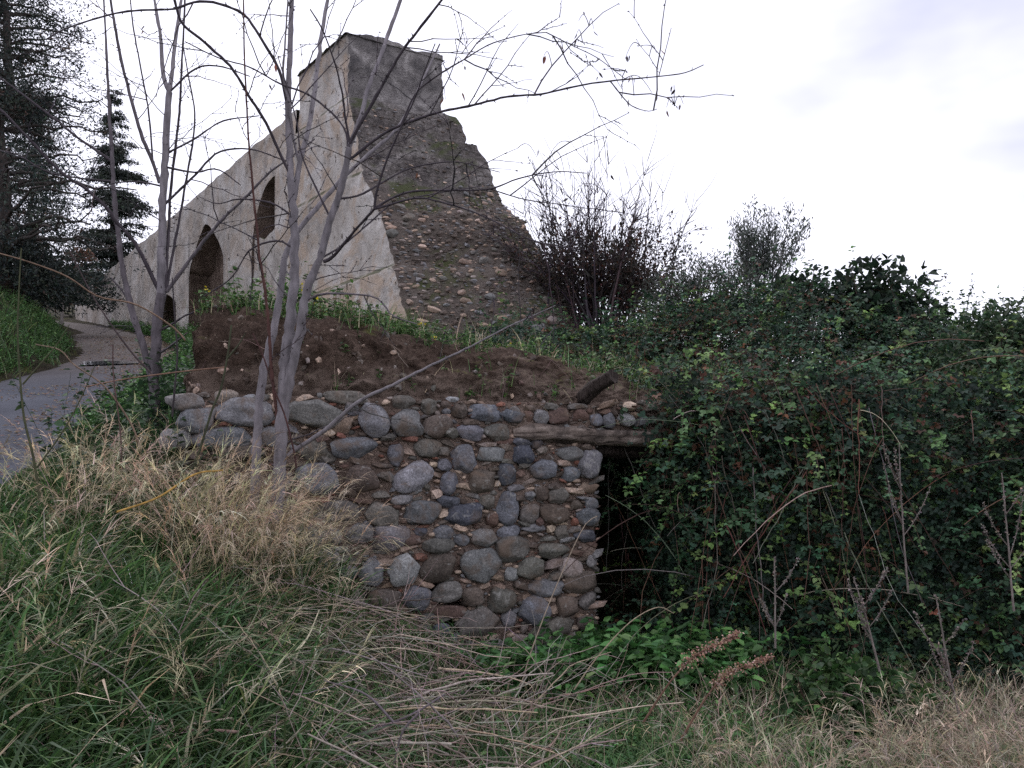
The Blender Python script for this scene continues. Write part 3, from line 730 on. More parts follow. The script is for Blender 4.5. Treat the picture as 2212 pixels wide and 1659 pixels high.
# earth bank lying on the wall and falling back to the hillside
op = np.array([[1.95, Yw(1.95) + .12], [1.2, Yw(1.2) + .06], [.6, Yw(.6) + .03], [0, Yw(0) + .03], [-1, Yw(-1) + .02], [-1.9, Yw(-1.9) + .02], [-2.2, Yw(-2.2) + .05], [-2.32, 6.5], [-2.3, 7.0], [-2.2, 8.2], [-2.2, 10.5]])
ip = np.array([[1.95, 9.0], [1.2, 8.9], [.6, 8.9], [0, 8.9], [-.8, 8.9], [-1.2, 8.9], [-1.3, 8.9], [-1.3, 9.0], [-1.3, 9.2], [-1.25, 9.8], [-1.2, 10.5]])
NS, NQ = 360, 130
arc = np.r_[0, np.cumsum(np.linalg.norm(np.diff(op, axis=0), axis=1))]
sa = np.linspace(0, arc[-1], NS)
OP = np.stack([np.interp(sa, arc, op[:, k]) for k in (0, 1)], 1); IP = np.stack([np.interp(sa, arc, ip[:, k]) for k in (0, 1)], 1)
xk = OP[:, 0]
zlo = np.interp(sa, arc, [1.88, 1.91, 1.95, 1.97, 1.98, 1.99, 1.97, 1.80, 1.55, 1.6, 1.8])
zcr = np.interp(sa, arc, [2.10, 2.12, 2.33, 2.42, 2.53, 2.68, 2.71, 2.68, 2.64, 2.62, 2.75])
zcr = zcr + .09 * fbm(np.stack([sa * 2.6, 0 * sa, 0 * sa], -1), 109, 4, .6)
kq = np.interp(sa, arc, [.10, .10, .13, .10, .065, .035, .03, .035, .04, .08, .12])
qv = np.linspace(0, 1, NQ) ** 1.9
PX = OP[:, None, :] * (1 - qv)[None, :, None] + IP[:, None, :] * qv[None, :, None]
zin = np.maximum(terrain(IP[:, 0], IP[:, 1]), 2.25)  # back edge held up over the doorway, an unseen roof added to darken it
rise = 1 - np.exp(-(qv[None] / kq[:, None]) ** 1.15)
ZM = zlo[:, None] + (zcr - zlo)[:, None] * rise
ZM = ZM * (1 - sstep(.35, 1, qv))[None] + (zin[:, None] + .0) * sstep(.35, 1, qv)[None]
mp3 = np.concatenate([PX, ZM[..., None]], -1)
nq = fbm(mp3.reshape(-1, 3) * 3.0, 101, 5, .6).reshape(NS, NQ); nq2 = fbm(mp3.reshape(-1, 3) * 9, 104, 4, .65).reshape(NS, NQ)
nq3 = np.abs(fbm(mp3.reshape(-1, 3) * 16, 107, 3, .5).reshape(NS, NQ)) * -1.6 + .4
cliff = np.exp(-(qv[None] / (kq[:, None] * 2.2)) ** 2)
dirn = unit(np.concatenate([OP - IP, np.zeros((NS, 1))], 1))
mp3 = mp3 + dirn[:, None] * ((nq * .22 + nq2 * .10 + nq3 * .035) * cliff)[..., None]
mp3[..., 2] += nq * .08 * (1 - cliff * .5) + nq2 * .035
eb = MB(); eb.put(mp3, grid_faces(NS, NQ)[:, ::-1])
add('earth_bank', eb.mesh('earth_bank', True), M_EARTH, ruin, label='crumbling brown earth bank with moss on its left shoulder')

# the doorway's wooden lintel and a broken timber
def log(name, pts, r0, r1, flat, m, parent=None, sides=18, n=48, seed=0, amp=.16, **kw):
    c = catmull(pts, n); c0 = c - c.mean(0)
    t = unit(np.gradient(c, axis=0)); a = unit(np.cross(t, np.array([0, 0, 1.0]) if abs(t[0, 2]) < .8 else np.array([1.0, 0, 0]))); b = np.cross(a, t)
    th = np.arange(sides) / sides * 2 * np.pi
    r = np.linspace(r0, r1, n)[:, None] * (1 + amp * fbm(np.stack([np.repeat(np.arange(n)[:, None] * .12, sides, 1), np.cos(th)[None] * 2.2 + 0 * r0 * np.ones((n, 1)), np.sin(th)[None] * 2.2 * np.ones((n, 1))], -1), seed, 4, .6))
    r = r * np.clip(.45 + np.arange(n) / n * 4.5, 0, 1)[:, None] * (1 - .22 * np.maximum(0, np.sin(th * 5 + .4 + np.arange(n)[:, None] * .02)) ** 10)
    r = r * (1 - .12 * np.maximum(0, np.sin(th * 7 + 1.3))[None] ** 6)
    V = c[:, None] + a[:, None] * (np.cos(th)[None] * r)[..., None] * flat + b[:, None] * (np.sin(th)[None] * r)[..., None]
    i, k = np.meshgrid(np.arange(n - 1), np.arange(sides), indexing='ij'); k2 = (k + 1) % sides
    Fq = np.stack([i * sides + k, i * sides + k2, (i + 1) * sides + k2, (i + 1) * sides + k], -1).reshape(-1, 4)
    mb = MB(); mb.put(V, Fq)
    for e in (0, n - 1):
        cen = V[e].mean(0, keepdims=True) - (t[e] * .02 if e else -t[e] * .02)
        mb.put(np.concatenate([V[e], cen]), np.stack([np.arange(sides), (np.arange(sides) + 1) % sides, np.full(sides, sides)], 1))
    me = mb.mesh(name, True); return add(name, me, m, parent, **kw)
def WP(px, py, o): s, z, Y = wall_xy(px, py); return W3(np.array(s), np.array(z), o)
log('lintel', [WP(1108, 938, .0), WP(1190, 936, .02), WP(1300, 944, .01), WP(1400, 949, .0), WP(1452, 955, -.02)], .076, .060, .8, M_LINTEL, ruin, seed=5, amp=.5,
    label='weathered split wooden lintel over the doorway')
log('lintel', [WP(1200, 965, -.22), WP(1400, 972, -.22), WP(1500, 975, -.24)], .07, .07, 1.3, M_BURNT, ruin, seed=8, label='dark inner lintel timber')
log('broken_timber', [P(1250, 872, 7.15), P(1262, 858, 7.0), P(1285, 836, 6.9), P(1326, 812, 6.75)], .062, .055, .9, M_BURNT, None, seed=6, amp=.3,
    label='short dark broken timber jutting from the earth above the doorway', cat='timber')

# loose stones and clods stuck in the earth face
for k in range(190):
    i = random.randrange(60, NS - 100); j = int(np.clip(random.expovariate(1 / 22), 0, NQ * .55)); p = mp3[i, j]; w = random.uniform(.010, .034) * (1.6 if random.random() < .12 else 1)
    r1 = rand_dir(1)[0]; r2 = unit(np.cross(r1, rand_dir(1)[0])); r3 = np.cross(r1, r2)
    put_stone(random.choice(SMALL), 'pebble', ruin, p, r1, r2, r3, (w, w * .7, w * .6), random.choice('tnkrppnno'))
# ------------------------------------------------------------------ leafless young trees
def zigzag(start, d, L, n=8, wob=.12, curl=0.0):
    """batch of crooked twigs: start (M,3), d (M,3), L (M)"""
    M = len(start); pts = [start]; cur = unit(d)
    sg = rng.choice([-1, 1], M)[:, None]; side = unit(np.cross(cur, rand_dir(M)))
    for j in range(n - 1):
        cur = unit(cur + side * sg * wob * (1 if j % 2 else -1) + rng.normal(0, wob * .5, (M, 3)) + np.array([0, 0, curl]))
        pts.append(pts[-1] + cur * (L / (n - 1))[:, None])
    return np.stack(pts, 1)

BARK_P = (.185, .168, .178); BARK_D = (.058, .048, .055); BARK_R = (.085, .042, .036); BARK_M = (.115, .10, .108)
def traced_tree(name, label, cat, Y0, spec, twig_d=4.0, pod_list=(), seed=1, podp=.12):
    root = thing(name, label, cat)
    built = []; bpts = []; tw_s = []; tw_d = []; tw_L = []
    spurs_p = []; spurs_r = []; pods = []
    for i, (pts, w0, w1, tone, opt) in enumerate(spec):
        p2 = np.array(pts, float)
        if built and not opt.get('base'):
            best = min(((np.min(np.hypot(b[0][:, 0] - p2[0, 0], b[0][:, 1] - p2[0, 1])), np.argmin(np.hypot(b[0][:, 0] - p2[0, 0], b[0][:, 1] - p2[0, 1])), b) for b in built), key=lambda a: a[0])
            ys = best[2][1][best[1]] if best[0] < 40 else Y0
        else: ys = Y0 + opt.get('y', 0)
        lp = np.sum(np.hypot(*np.diff(p2, axis=0).T)); lw = lp / F * Y0
        dy = opt.get('dy', rng.uniform(-.35, .45) * lw)
        ye = ys + dy
        n = max(14, int(lp / 14)); sp = catmull(p2, n); yy = ys + (ye - ys) * np.linspace(0, 1, n) ** 1.2
        pw = np.stack([(sp[:, 0] - CX) / F * yy, yy, EYE + (HY - sp[:, 1]) / F * yy], 1)
        built.append((sp, yy)); bpts.append(pw)
        t = np.linspace(0, 1, n); r = (w0 + (w1 - w0) * t) / F * yy * .5 * .92
        pw = pw + rng.normal(0, 1, pw.shape) * (r * .16)[:, None] * np.sin(np.pi * t)[:, None]
        r = r * (1 + .07 * rng.normal(size=n) + .10 * (rng.random(n) < .12))
        col = np.array({'p': BARK_P, 'd': BARK_D, 'r': BARK_R, 'm': BARK_M}[tone])
        V, Fq, C = tubes(pw[None], r[None], 10 if w0 > 12 else 6, col)
        mb = MB(); mb.put(V, Fq, C)
        cs = V.reshape(n, -1, 3)[-1]; mb.put(np.vstack([cs, cs.mean(0)]), [[k, (k + 1) % len(cs), len(cs)] for k in range(len(cs))], col)
        # bud spurs along the bark
        ns = int(lw * 11); k = rng.integers(1, n - 1, ns); tg = unit(np.gradient(pw, axis=0))[k]; od = unit(np.cross(tg, rand_dir(ns)))
        a = pw[k] + od * r[k][:, None] * .6; e = a + (od + .5 * tg) * (r[k] * .7 + rng.uniform(.004, .012, ns))[:, None]
        if ns:
            V, Fq, C = tubes(np.stack([a, e], 1), np.stack([np.minimum(r[k] * .6, .007), np.full(ns, .0015)], 1), 4, col * .7); mb.put(V, Fq, C)
        add('trunk' if opt.get('trunk') else 'branch', mb.mesh('limb', True), M_BARK, root)
        m = int(lw * opt.get('tw', twig_d)); k = rng.integers(int(n * .12), n, m)
        tg = unit(np.gradient(pw, axis=0))[k]; od = unit(np.cross(tg, rand_dir(m)) * np.array([1, .8, 1]))
        tw_s.append(pw[k]); tw_d.append(unit(tg * rng.uniform(.3, 1.0, m)[:, None] + od)); tw_L.append(rng.uniform(.18, .8, m) * opt.get('tl', 1.0))
    s = np.concatenate(tw_s); d = np.concatenate(tw_d); L = np.concatenate(tw_L)
    T1 = zigzag(s, d, L, 8, .16, -.015); M = len(s)
    tb = MB(); r0 = .0022 + .0035 * L
    tb.put(*tubes(T1, r0[:, None] * np.linspace(1, .35, 8)[None], 4, vary(BARK_D, M, .3)))
    k = rng.integers(2, 8, M * 2); idx = np.repeat(np.arange(M), 2); tg = unit(T1[idx, k] - T1[idx, k - 1])
    L2 = rng.uniform(.06, .26, M * 2)
    T2 = zigzag(T1[idx, k], unit(tg + rand_dir(M * 2) * .9), L2, 6, .2, -.03)
    tb.put(*tubes(T2, np.linspace(.0028, .0012, 6)[None].repeat(M * 2, 0), 3, vary(BARK_D, M * 2, .3)))
    # buds on the twigs
    for T, nb in ((T1, 5), (T2, 3)):
        m = len(T); ii = np.repeat(np.arange(m), nb); kk = rng.integers(1, T.shape[1], m * nb)
        p = T[ii, kk]; dd_ = rand_dir(m * nb) * .011
        tb.put(*tubes(np.stack([p - dd_ * .3, p + dd_], 1), np.tile([.004, .0012], (m * nb, 1)), 3, np.array(BARK_D) * .8))
    add('twigs', tb.mesh('twigs'), M_TWIG, root, kind='stuff')
    tips = np.concatenate([T2[:, -1], T1[:, -1]]); sel = tips[rng.random(len(tips)) < podp]
    ex = [P(x, y, Y0 + dy_) for x, y, dy_ in pod_list]
    if ex:
        allp = np.concatenate([T1.reshape(-1, 3), T2.reshape(-1, 3)] + bpts); ex = np.array(ex); st_ = np.array([allp[np.argmin(((allp - e_) ** 2).sum(1) + 1e3 * (allp[:, 2] < e_[2] - .05))] for e_ in ex])
        u_ = np.linspace(0, 1, 7)[None, :, None]; cur = st_[:, None] * (1 - u_) + ex[:, None] * u_; cur[..., 2] += (.05 * np.sin(np.pi * u_[..., 0])) * 1.0
        sb = MB(); sb.put(*tubes(cur, np.linspace(.0028, .0014, 7)[None].repeat(len(ex), 0), 3, BARK_D)); add('twigs', sb.mesh('pod_stalks'), M_TWIG, root, kind='stuff')
    cen = np.concatenate([sel] + ([np.array(ex)] if len(ex) else []))
    nn = rng.integers(1, 3, len(cen)); cen = np.repeat(cen, nn, 0) + rng.normal(0, .018, (nn.sum(), 3)); n = len(cen)
    if n:
        dd_ = unit(np.array([0, 0, -1.0]) + rng.normal(0, .35, (n, 3)))
        pm = MB(); pm.put(*leaves(cen, dd_, rand_dir(n), rng.uniform(.035, .065, n), rng.uniform(.010, .016, n), mixcol([(.05, .036, .036), (.17, .075, .045)], [.8, .2], n), .15, True))
        add('seed_pods', pm.mesh('seed_pods'), M_POD, root, kind='stuff')
    return root

TA = [
 ([(331,930),(333,840),(335,781),(340,689),(349,634)], 27, 22, 'm', dict(base=1, trunk=1, dy=0, tw=1)),
 ([(349,640),(349,566),(350,505),(354,404),(358,310),(362,236),(366,199)], 21, 14, 'p', dict(trunk=1, dy=.1)),
 ([(366,199),(354,169),(349,110),(347,84),(334,0),(326,-60)], 11, 6, 'p', {}),
 ([(366,199),(374,135),(384,51),(391,0),(396,-60)], 11, 6, 'p', {}),
 ([(345,395),(330,350),(316,318),(303,286),(280,202),(263,135),(246,44),(239,0),(232,-60)], 10, 5, 'm', {}),
 ([(331,830),(322,796),(306,735),(285,674),(270,606),(260,551),(254,490),(249,455),(243,354),(236,236),(232,152),(226,34),(222,-40)], 17, 3, 'm', dict(trunk=1, dy=.35)),
 ([(356,630),(362,536),(365,480),(369,404),(380,310),(388,236),(393,135),(398,40),(400,-30)], 8, 4, 'd', {}),
 ([(358,632),(371,559),(388,472),(404,381),(418,297),(420,236),(408,169),(396,100)], 7, 3, 'd', {}),
 ([(360,630),(380,603),(429,536),(481,474),(539,418),(580,374),(613,350),(680,300)], 10, 3.5, 'm', dict(dy=-.4)),
 ([(344,630),(306,551),(276,505),(245,474),(236,455),(189,411),(135,374),(84,323),(34,270),(0,236),(-60,190)], 10, 5, 'd', dict(dy=-.5)),
 ([(243,350),(236,344),(168,297),(101,243),(0,168),(-40,140)], 7, 4, 'd', {}),
 ([(244,392),(180,386),(101,370),(40,335),(0,325)], 5, 3, 'd', {}),
 ([(346,762),(372,745),(404,719)], 6, 3, 'm', dict(dy=-.3)), ([(350,712),(375,698),(398,683),(444,664)], 6, 2.5, 'd', dict(dy=-.3)),
 ([(306,735),(296,690),(272,640),(240,600)], 6, 3, 'd', {}),
 ([(354,404),(330,398),(280,392),(230,400),(180,420)], 4.5, 2, 'd', {}),
 ([(362,330),(420,300),(480,262),(560,250)], 5, 2.5, 'd', {}), ([(357,440),(420,380),(470,330),(540,322),(610,345)], 6, 2.5, 'd', {}),
 ([(366,199),(420,150),(470,142),(540,165)], 5, 2.5, 'd', {}),
 ([(354,360),(420,372),(470,366),(520,400)], 5, 2.5, 'd', {}),
 ([(330,350),(322,250),(305,150),(288,60),(280,-20)], 5, 3, 'd', {}),
]
traced_tree('bare_tree', 'bare young grey tree with upright forked stems beside the road', 'tree', 7.4, TA, 2.2, podp=.03)

TB = [
 ([(548,1120),(551,1040),(553,990),(565,828),(580,759),(596,690),(608,610),(614,559)], 24, 15, 'p', dict(base=1, trunk=1, dy=.25, y=.0, tw=.5)),
 ([(596,1130),(602,1040),(605,990),(612,840),(620,748),(628,690),(635,610),(637,540),(634,472),(628,371),(623,236),(627,101),(630,0),(632,-60)], 32, 10, 'p', dict(base=1, trunk=1, dy=.2, y=-.08)),
 ([(610,900),(628,805),(645,725),(658,656),(668,610),(691,559),(714,472),(730,430),(747,364),(754,318)], 25, 14, 'p', dict(trunk=1, dy=-.15)),
 ([(614,559),(632,515),(650,490),(708,421),(750,375),(800,330),(860,275),(905,190),(950,95)], 13, 3.5, 'p', dict(dy=.7)),
 ([(635,432),(647,354),(660,303),(674,236),(687,135),(698,50),(708,0),(716,-60)], 13, 8, 'p', dict(dy=.5)),
 ([(647,354),(634,300),(626,230),(612,170),(616,90),(622,0)], 7, 4, 'p', dict(dy=-.2)),
 ([(754,318),(779,253),(796,189),(826,111),(850,44),(865,0),(885,-60)], 12, 8, 'p', dict(dy=.3)),
 ([(752,325),(759,303),(812,209),(866,115),(910,57),(954,0),(990,-50)], 9, 5, 'd', dict(dy=-.4)),
 ([(756,310),(745,250),(742,219),(728,152),(698,67),(670,20)], 6, 3, 'd', dict(dy=-.4)),
 ([(752,345),(762,340),(812,300),(866,270),(954,241),(1015,229),(1099,209),(1176,202),(1250,185),(1318,175),(1423,165),(1480,157),(1520,140)], 7.5, 2, 'd', dict(dy=-.5, tw=3)),
 ([(700,565),(721,553),(760,505),(809,451)], 8, 6.5, 'd', dict(dy=-.4, tw=2)),
 ([(809,451),(812,421),(829,364),(856,297),(893,219),(920,145),(940,94)], 6.5, 2.5, 'd', dict(dy=-.4)),
 ([(809,451),(846,428),(893,413),(981,411),(1058,408),(1126,384),(1200,371),(1267,374)], 6, 2, 'd', dict(dy=-.3)),
 ([(809,451),(822,448),(897,428),(947,435),(1015,455),(1082,485),(1149,519),(1217,534),(1260,539)], 5.5, 2, 'd', dict(dy=-.6)),
 ([(690,560),(740,530),(800,480),(850,440),(930,420),(1040,402)], 5, 2, 'd', dict(dy=.5)),
 ([(622,985),(633,975),(700,930),(776,867),(847,833),(900,805),(1000,757),(1100,705),(1150,683),(1200,660)], 11, 2.5, 'p', dict(dy=-.25, tw=3)),
 ([(662,648),(672,644),(706,634),(798,639),(828,656),(847,681),(900,700)], 6, 2.5, 'm', dict(dy=-.5)),
 ([(630,385),(603,327),(573,263),(539,209),(499,145),(438,88),(394,51),(377,0),(370,-40)], 8, 6, 'd', dict(dy=-.6)),
 ([(623,236),(617,209),(603,152),(573,98),(532,37),(489,13),(431,3),(371,20),(303,22),(236,32),(145,61),(101,84)], 8, 3, 'd', dict(dy=-.5)),
 ([(747,364),(745,280),(674,209),(607,182),(539,145),(472,125),(400,90)], 5.5, 2.5, 'd', dict(dy=.4)),
 ([(602,925),(587,805),(582,725),(576,656),(570,610),(561,559),(556,505),(543,371),(536,286),(528,120),(526,0),(524,-40)], 9, 3, 'r', dict(dy=-.2)),
 ([(637,540),(600,520),(540,540),(500,600),(440,640)], 5, 2.5, 'd', {}),
 ([(635,470),(590,440),(520,430),(470,440),(430,425)], 5, 2, 'd', {}),
 ([(714,472),(680,400),(650,330),(640,260),(600,120)], 5, 2.5, 'd', {}),
 ([(728,430),(780,420),(850,380),(900,360),(985,350),(1080,372)], 5, 2, 'd', dict(dy=.4)),
 ([(866,270),(900,200),(950,160),(1000,130),(1060,95),(1130,75),(1180,70)], 5, 1.8, 'd', dict(dy=-.2, tw=5)),
 ([(1180,70),(1240,100),(1290,125),(1350,170)], 2.5, 1.5, 'd', dict(dy=-.1, tw=6)),
 ([(1318,175),(1360,225),(1400,240),(1420,235)], 3, 1.5, 'd', dict(tw=6)), ([(1423,165),(1440,100),(1450,60)], 2.2, 1.4, 'd', dict(tw=6)),
 ([(1058,408),(1130,430),(1200,440),(1290,450),(1310,420)], 3, 1.5, 'd', dict(tw=5)),
]
PODS = [(1010,90,-.4),(1250,45,-.5),(1245,75,-.5),(1282,62,-.5),(1205,92,-.5),(1350,128,-.8),(1362,170,-.8),(1418,115,-.9),(1408,200,-.9),(1456,188,-.9),(1476,225,-.9),(1440,232,-.9),
        (1175,120,-.5),(1000,140,-.4),(1222,392,-.5),(1240,410,-.5),(1300,375,-.5),(1312,392,-.5),(1180,350,-.4),(1160,340,-.4),(1282,500,-.6),(1300,520,-.6),(1275,545,-.6),(1305,560,-.6),(1240,500,-.6),(1210,540,-.6),(1320,480,-.6),(955,190,-.3),(962,215,-.3)]
traced_tree('bare_tree', 'bare grey tree with three slender trunks in front of the cobble wall', 'tree', 5.75, TB, 2.5, PODS, podp=.05)

# ------------------------------------------------------------------ evergreens and shrubs
def crown_tree(name, label, cat, base, H, rad_fn, nlimb, leaf_col, leaf_L, leaf_W, ntuft, per, spread, trunk_r, z0=.15, up=.25, droop=0.0, mat=None, group=None, trunk_col=(.06, .05, .045), lean=(0, 0), bare=False, up_leaf=0.0):
    root = thing(name, label, cat, group)
    base = np.array(base, float)
    n = 14; t = np.linspace(0, 1, n)
    tp = base + np.stack([lean[0] * t ** 1.4 * H, lean[1] * t ** 1.4 * H, t * H], 1) + rng.normal(0, .012 * H, (n, 3)) * np.sin(np.pi * t)[:, None] * np.array([1, 1, 0])
    mb = MB(); mb.put(*tubes(tp[None], (trunk_r * (1 - t * .93))[None], 8, trunk_col))
    hz = rng.uniform(z0, .98, nlimb) ** .9; az = rng.uniform(0, 2 * np.pi, nlimb) ; az = az + 0
    Lr = rad_fn(hz) * rng.uniform(.65, 1.08, nlimb)
    st = np.stack([np.interp(hz, t, tp[:, k]) for k in range(3)], 1)
    dirs = np.stack([np.cos(az), np.sin(az), np.full(nlimb, up)], 1)
    s = np.linspace(0, 1, 9)
    limb = st[:, None] + unit(dirs)[:, None] * (Lr[:, None] * s[None])[..., None]
    limb[..., 2] -= droop * Lr[:, None] * s[None] ** 2
    limb += rng.normal(0, .035, limb.shape) * (Lr[:, None, None]) * s[None, :, None]
    mb.put(*tubes(limb, (.012 + .016 * Lr)[:, None] * np.linspace(1, .25, 9)[None], 4, np.array(trunk_col)))
    add('trunk', mb.mesh('trunk', True), M_BARK, root)
    # side sprays
    i = rng.integers(0, nlimb, ntuft); k = rng.uniform(.15, 1, ntuft)
    ki = np.clip((k * 8).astype(int), 0, 7); fr = (k * 8 - ki)[:, None]
    c = limb[i, ki] * (1 - fr) + limb[i, ki + 1] * fr
    c = c + rng.normal(0, 1, (ntuft, 3)) * (spread * np.clip(Lr[i], .3, 3))[:, None] * np.array([1, 1, .6])
    out = unit(dirs)[i]
    C = np.repeat(c, per, 0) + rng.normal(0, leaf_L * .9, (ntuft * per, 3)); N = len(C)
    d = unit(np.repeat(out, per, 0) * .6 + rand_dir(N) + np.array([0, 0, up_leaf]))
    cl = np.repeat(mixcol(leaf_col[0], leaf_col[1], ntuft, .3), per, 0) * np.exp(rng.normal(0, .2, (N, 1)))
    lm = MB(); lm.put(*leaves(C, d, rand_dir(N), leaf_L * rng.uniform(.6, 1.4, N), leaf_W * rng.uniform(.7, 1.3, N), cl))
    add('crown', lm.mesh('crown'), mat or M_NEEDLE, root)
    return root
DK = ([(.024, .034, .032), (.036, .048, .038), (.055, .066, .05), (.06, .04, .03)], [.45, .35, .15, .05])
def gz(x, y): return float(terrain(np.array([x]), np.array([y]))[0])
def on(px, Y, sink=.1): x = (px - CX) / F * Y; return (x, Y, gz(x, Y) - sink)

crown_tree('evergreen_tree', 'tall dark evergreen tree at the top of the grassy road bank', 'tree', on(10, 19), 9.6, lambda h: 2.5 * (1 - h) ** .7 + .4, 150, DK, .085, .027, 4200, 11, .19, .16, .05, .35, .25, up_leaf=-.3)
crown_tree('evergreen_tree', 'dark evergreen tree leaning over the far end of the road', 'tree', on(-60, 25), 12.0, lambda h: 2.8 * (1 - h) ** .7 + .3, 90, DK, .12, .035, 1500, 10, .13, .2, .05, .3, .25, up_leaf=-.3)
crown_tree('evergreen_tree', 'thin topped dark evergreen standing between the cedar and the road bank', 'tree', on(70, 29), 7.4, lambda h: 1.9 * (1 - h) ** .6 + .3, 90, DK, .11, .033, 1800, 10, .16, .12, .05, .3, .2, up_leaf=-.3)
# cedar: whorls of level boughs with hanging needles
cb = np.array(on(246, 33)); cH = P(243, 190, 33)[2] - cb[2]
ced = thing('cedar_tree', 'pointed cedar with level drooping boughs behind the channel wall', 'tree')
mb = MB(); t = np.linspace(0, 1, 12); mb.put(*tubes((cb + np.stack([-.1 * t, 0 * t, t * cH], 1))[None], (.16 * (1 - t * .95))[None], 8, (.06, .048, .042)))
nb = 120; h = np.sort(rng.uniform(.12, .985, nb)); h = np.clip(np.round(h * 26) / 26 + rng.normal(0, .013, nb), .1, .99); az = rng.uniform(0, 2 * np.pi, nb)
Lr = (2.05 * (1 - h) ** .85 + .12) * rng.uniform(.5, 1.15, nb); s = np.linspace(0, 1, 8)
limb = cb + np.stack([np.cos(az)[:, None] * Lr[:, None] * s, np.sin(az)[:, None] * Lr[:, None] * s, (h * cH)[:, None] + (.10 * np.sin(s * 2.6)[None] - .16 * s[None] ** 2) * Lr[:, None]], -1)
mb.put(*tubes(limb, (.01 + .012 * Lr)[:, None] * np.linspace(1, .3, 8), 4, (.05, .04, .036))); add('trunk', mb.mesh('trunk'), M_BARK, ced)
n = 26000; i = rng.choice(nb, n, p=Lr / Lr.sum()); k = rng.uniform(0.05, 1, n) * 7; ki = np.clip(k.astype(int), 0, 6); fr = (k - ki)[:, None]
c = limb[i, ki] * (1 - fr) + limb[i, ki + 1] * fr + rng.normal(0, 1, (n, 3)) * np.array([.13, .13, .035]) * (.5 + .6 * Lr[i])[:, None]
d = unit(np.stack([np.cos(az[i]), np.sin(az[i]), np.full(n, -.9)], 1) + rng.normal(0, .5, (n, 3)))
lm = MB(); lm.put(*leaves(c, d, rand_dir(n), rng.uniform(.07, .2, n), rng.uniform(.025, .05, n), mixcol([(.022, .03, .024), (.036, .045, .034)], [.6, .4], n))); add('crown', lm.mesh('crown'), M_NEEDLE, ced)

# low dark growth at the head of the road
def bush(name, label, c, r, n, cols, L, W, cat='shrub', group=None, six=False, stems=14, mat=None, hollow=.45, lump=.35):
    root = thing(name, label, cat, group); c = np.array(c, float); r = np.array(r, float)
    d = rand_dir(n); d[:, 2] = np.abs(d[:, 2]) * 1.0 - .12
    rad = (rng.uniform(hollow, 1, n)) * (1 + lump * fbm(d * 2.1 + c, 7, 3))
    p = c + d * r * rad[:, None]; keep = vnoise(p * 3.1 / max(r.min(), .4), 5) > -.35; p = p[keep]; d = d[keep]; m = len(p)
    lm = MB(); lm.put(*leaves(p, unit(d + rand_dir(m) * .9), unit(d + rand_dir(m) * .7 + [0, 0, .5]), L * rng.uniform(.6, 1.4, m), W * rng.uniform(.7, 1.3, m), mixcol(cols[0], cols[1], m), .25, six))
    add('foliage', lm.mesh('foliage'), mat or M_LEAF, root)
    ang = rng.uniform(0, 2 * np.pi, stems); e = c + np.stack([np.cos(ang) * r[0] * .8, np.sin(ang) * r[1] * .8, r[2] * rng.uniform(.4, 1.1, stems)], 1) * rng.uniform(.5, 1, (stems, 1))
    b0 = c + np.stack([np.cos(ang) * .1, np.sin(ang) * .1, np.full(stems, -.25)], 1)
    T = zigzag(b0, e - b0, np.linalg.norm(e - b0, axis=1), 9, .1)
    sm = MB(); sm.put(*tubes(T, np.linspace(.014, .003, 9)[None].repeat(stems, 0), 4, vary((.07, .05, .04), stems)))
    add('stems', sm.mesh('stems'), M_TWIG, root); return root
bush('dark_shrub', 'broad dark shrub filling the gap below the cedar', on(215, 40, -.3), (3.4, 1.6, 2.4), 9000, DK, .14, .06)
bush('dark_shrub', 'dark shrub under the evergreens at the road head', on(70, 24, -.2), (2.2, 1.2, 1.6), 7000, DK, .12, .05)
bush('dark_shrub', 'dark shrub at the very edge of the road bank', on(20, 19, -.2), (1.9, 1.0, 1.5), 8000, DK, .10, .04)
bush('dead_shrub', 'rust brown dead shrub beside a pale post at the road head', P(170, 560, 30), (.55, .4, .35), 500, ([(.22, .13, .095), (.16, .09, .065)], [.5, .5]), .13, .05)
pb = on(133, 27); mb = MB(); mb.put(*tubes(np.array([[[pb[0], pb[1], pb[2]], [pb[0] + .01, pb[1], pb[2] + .55], [pb[0] + .02, pb[1], pb[2] + 1.1]]]), np.array([[.055, .05, .047]]), 8, (.30, .27, .25)))
cs = mb.V[0].reshape(3, 8, 3)[-1]; mb.put(np.vstack([cs, cs.mean(0)]), [[k, (k + 1) % 8, 8] for k in range(8)], (.3, .27, .25))
add('fence_post', mb.mesh('fence_post'), M_BARK, None, 'pale wooden post standing in the grass at the road head', 'post')

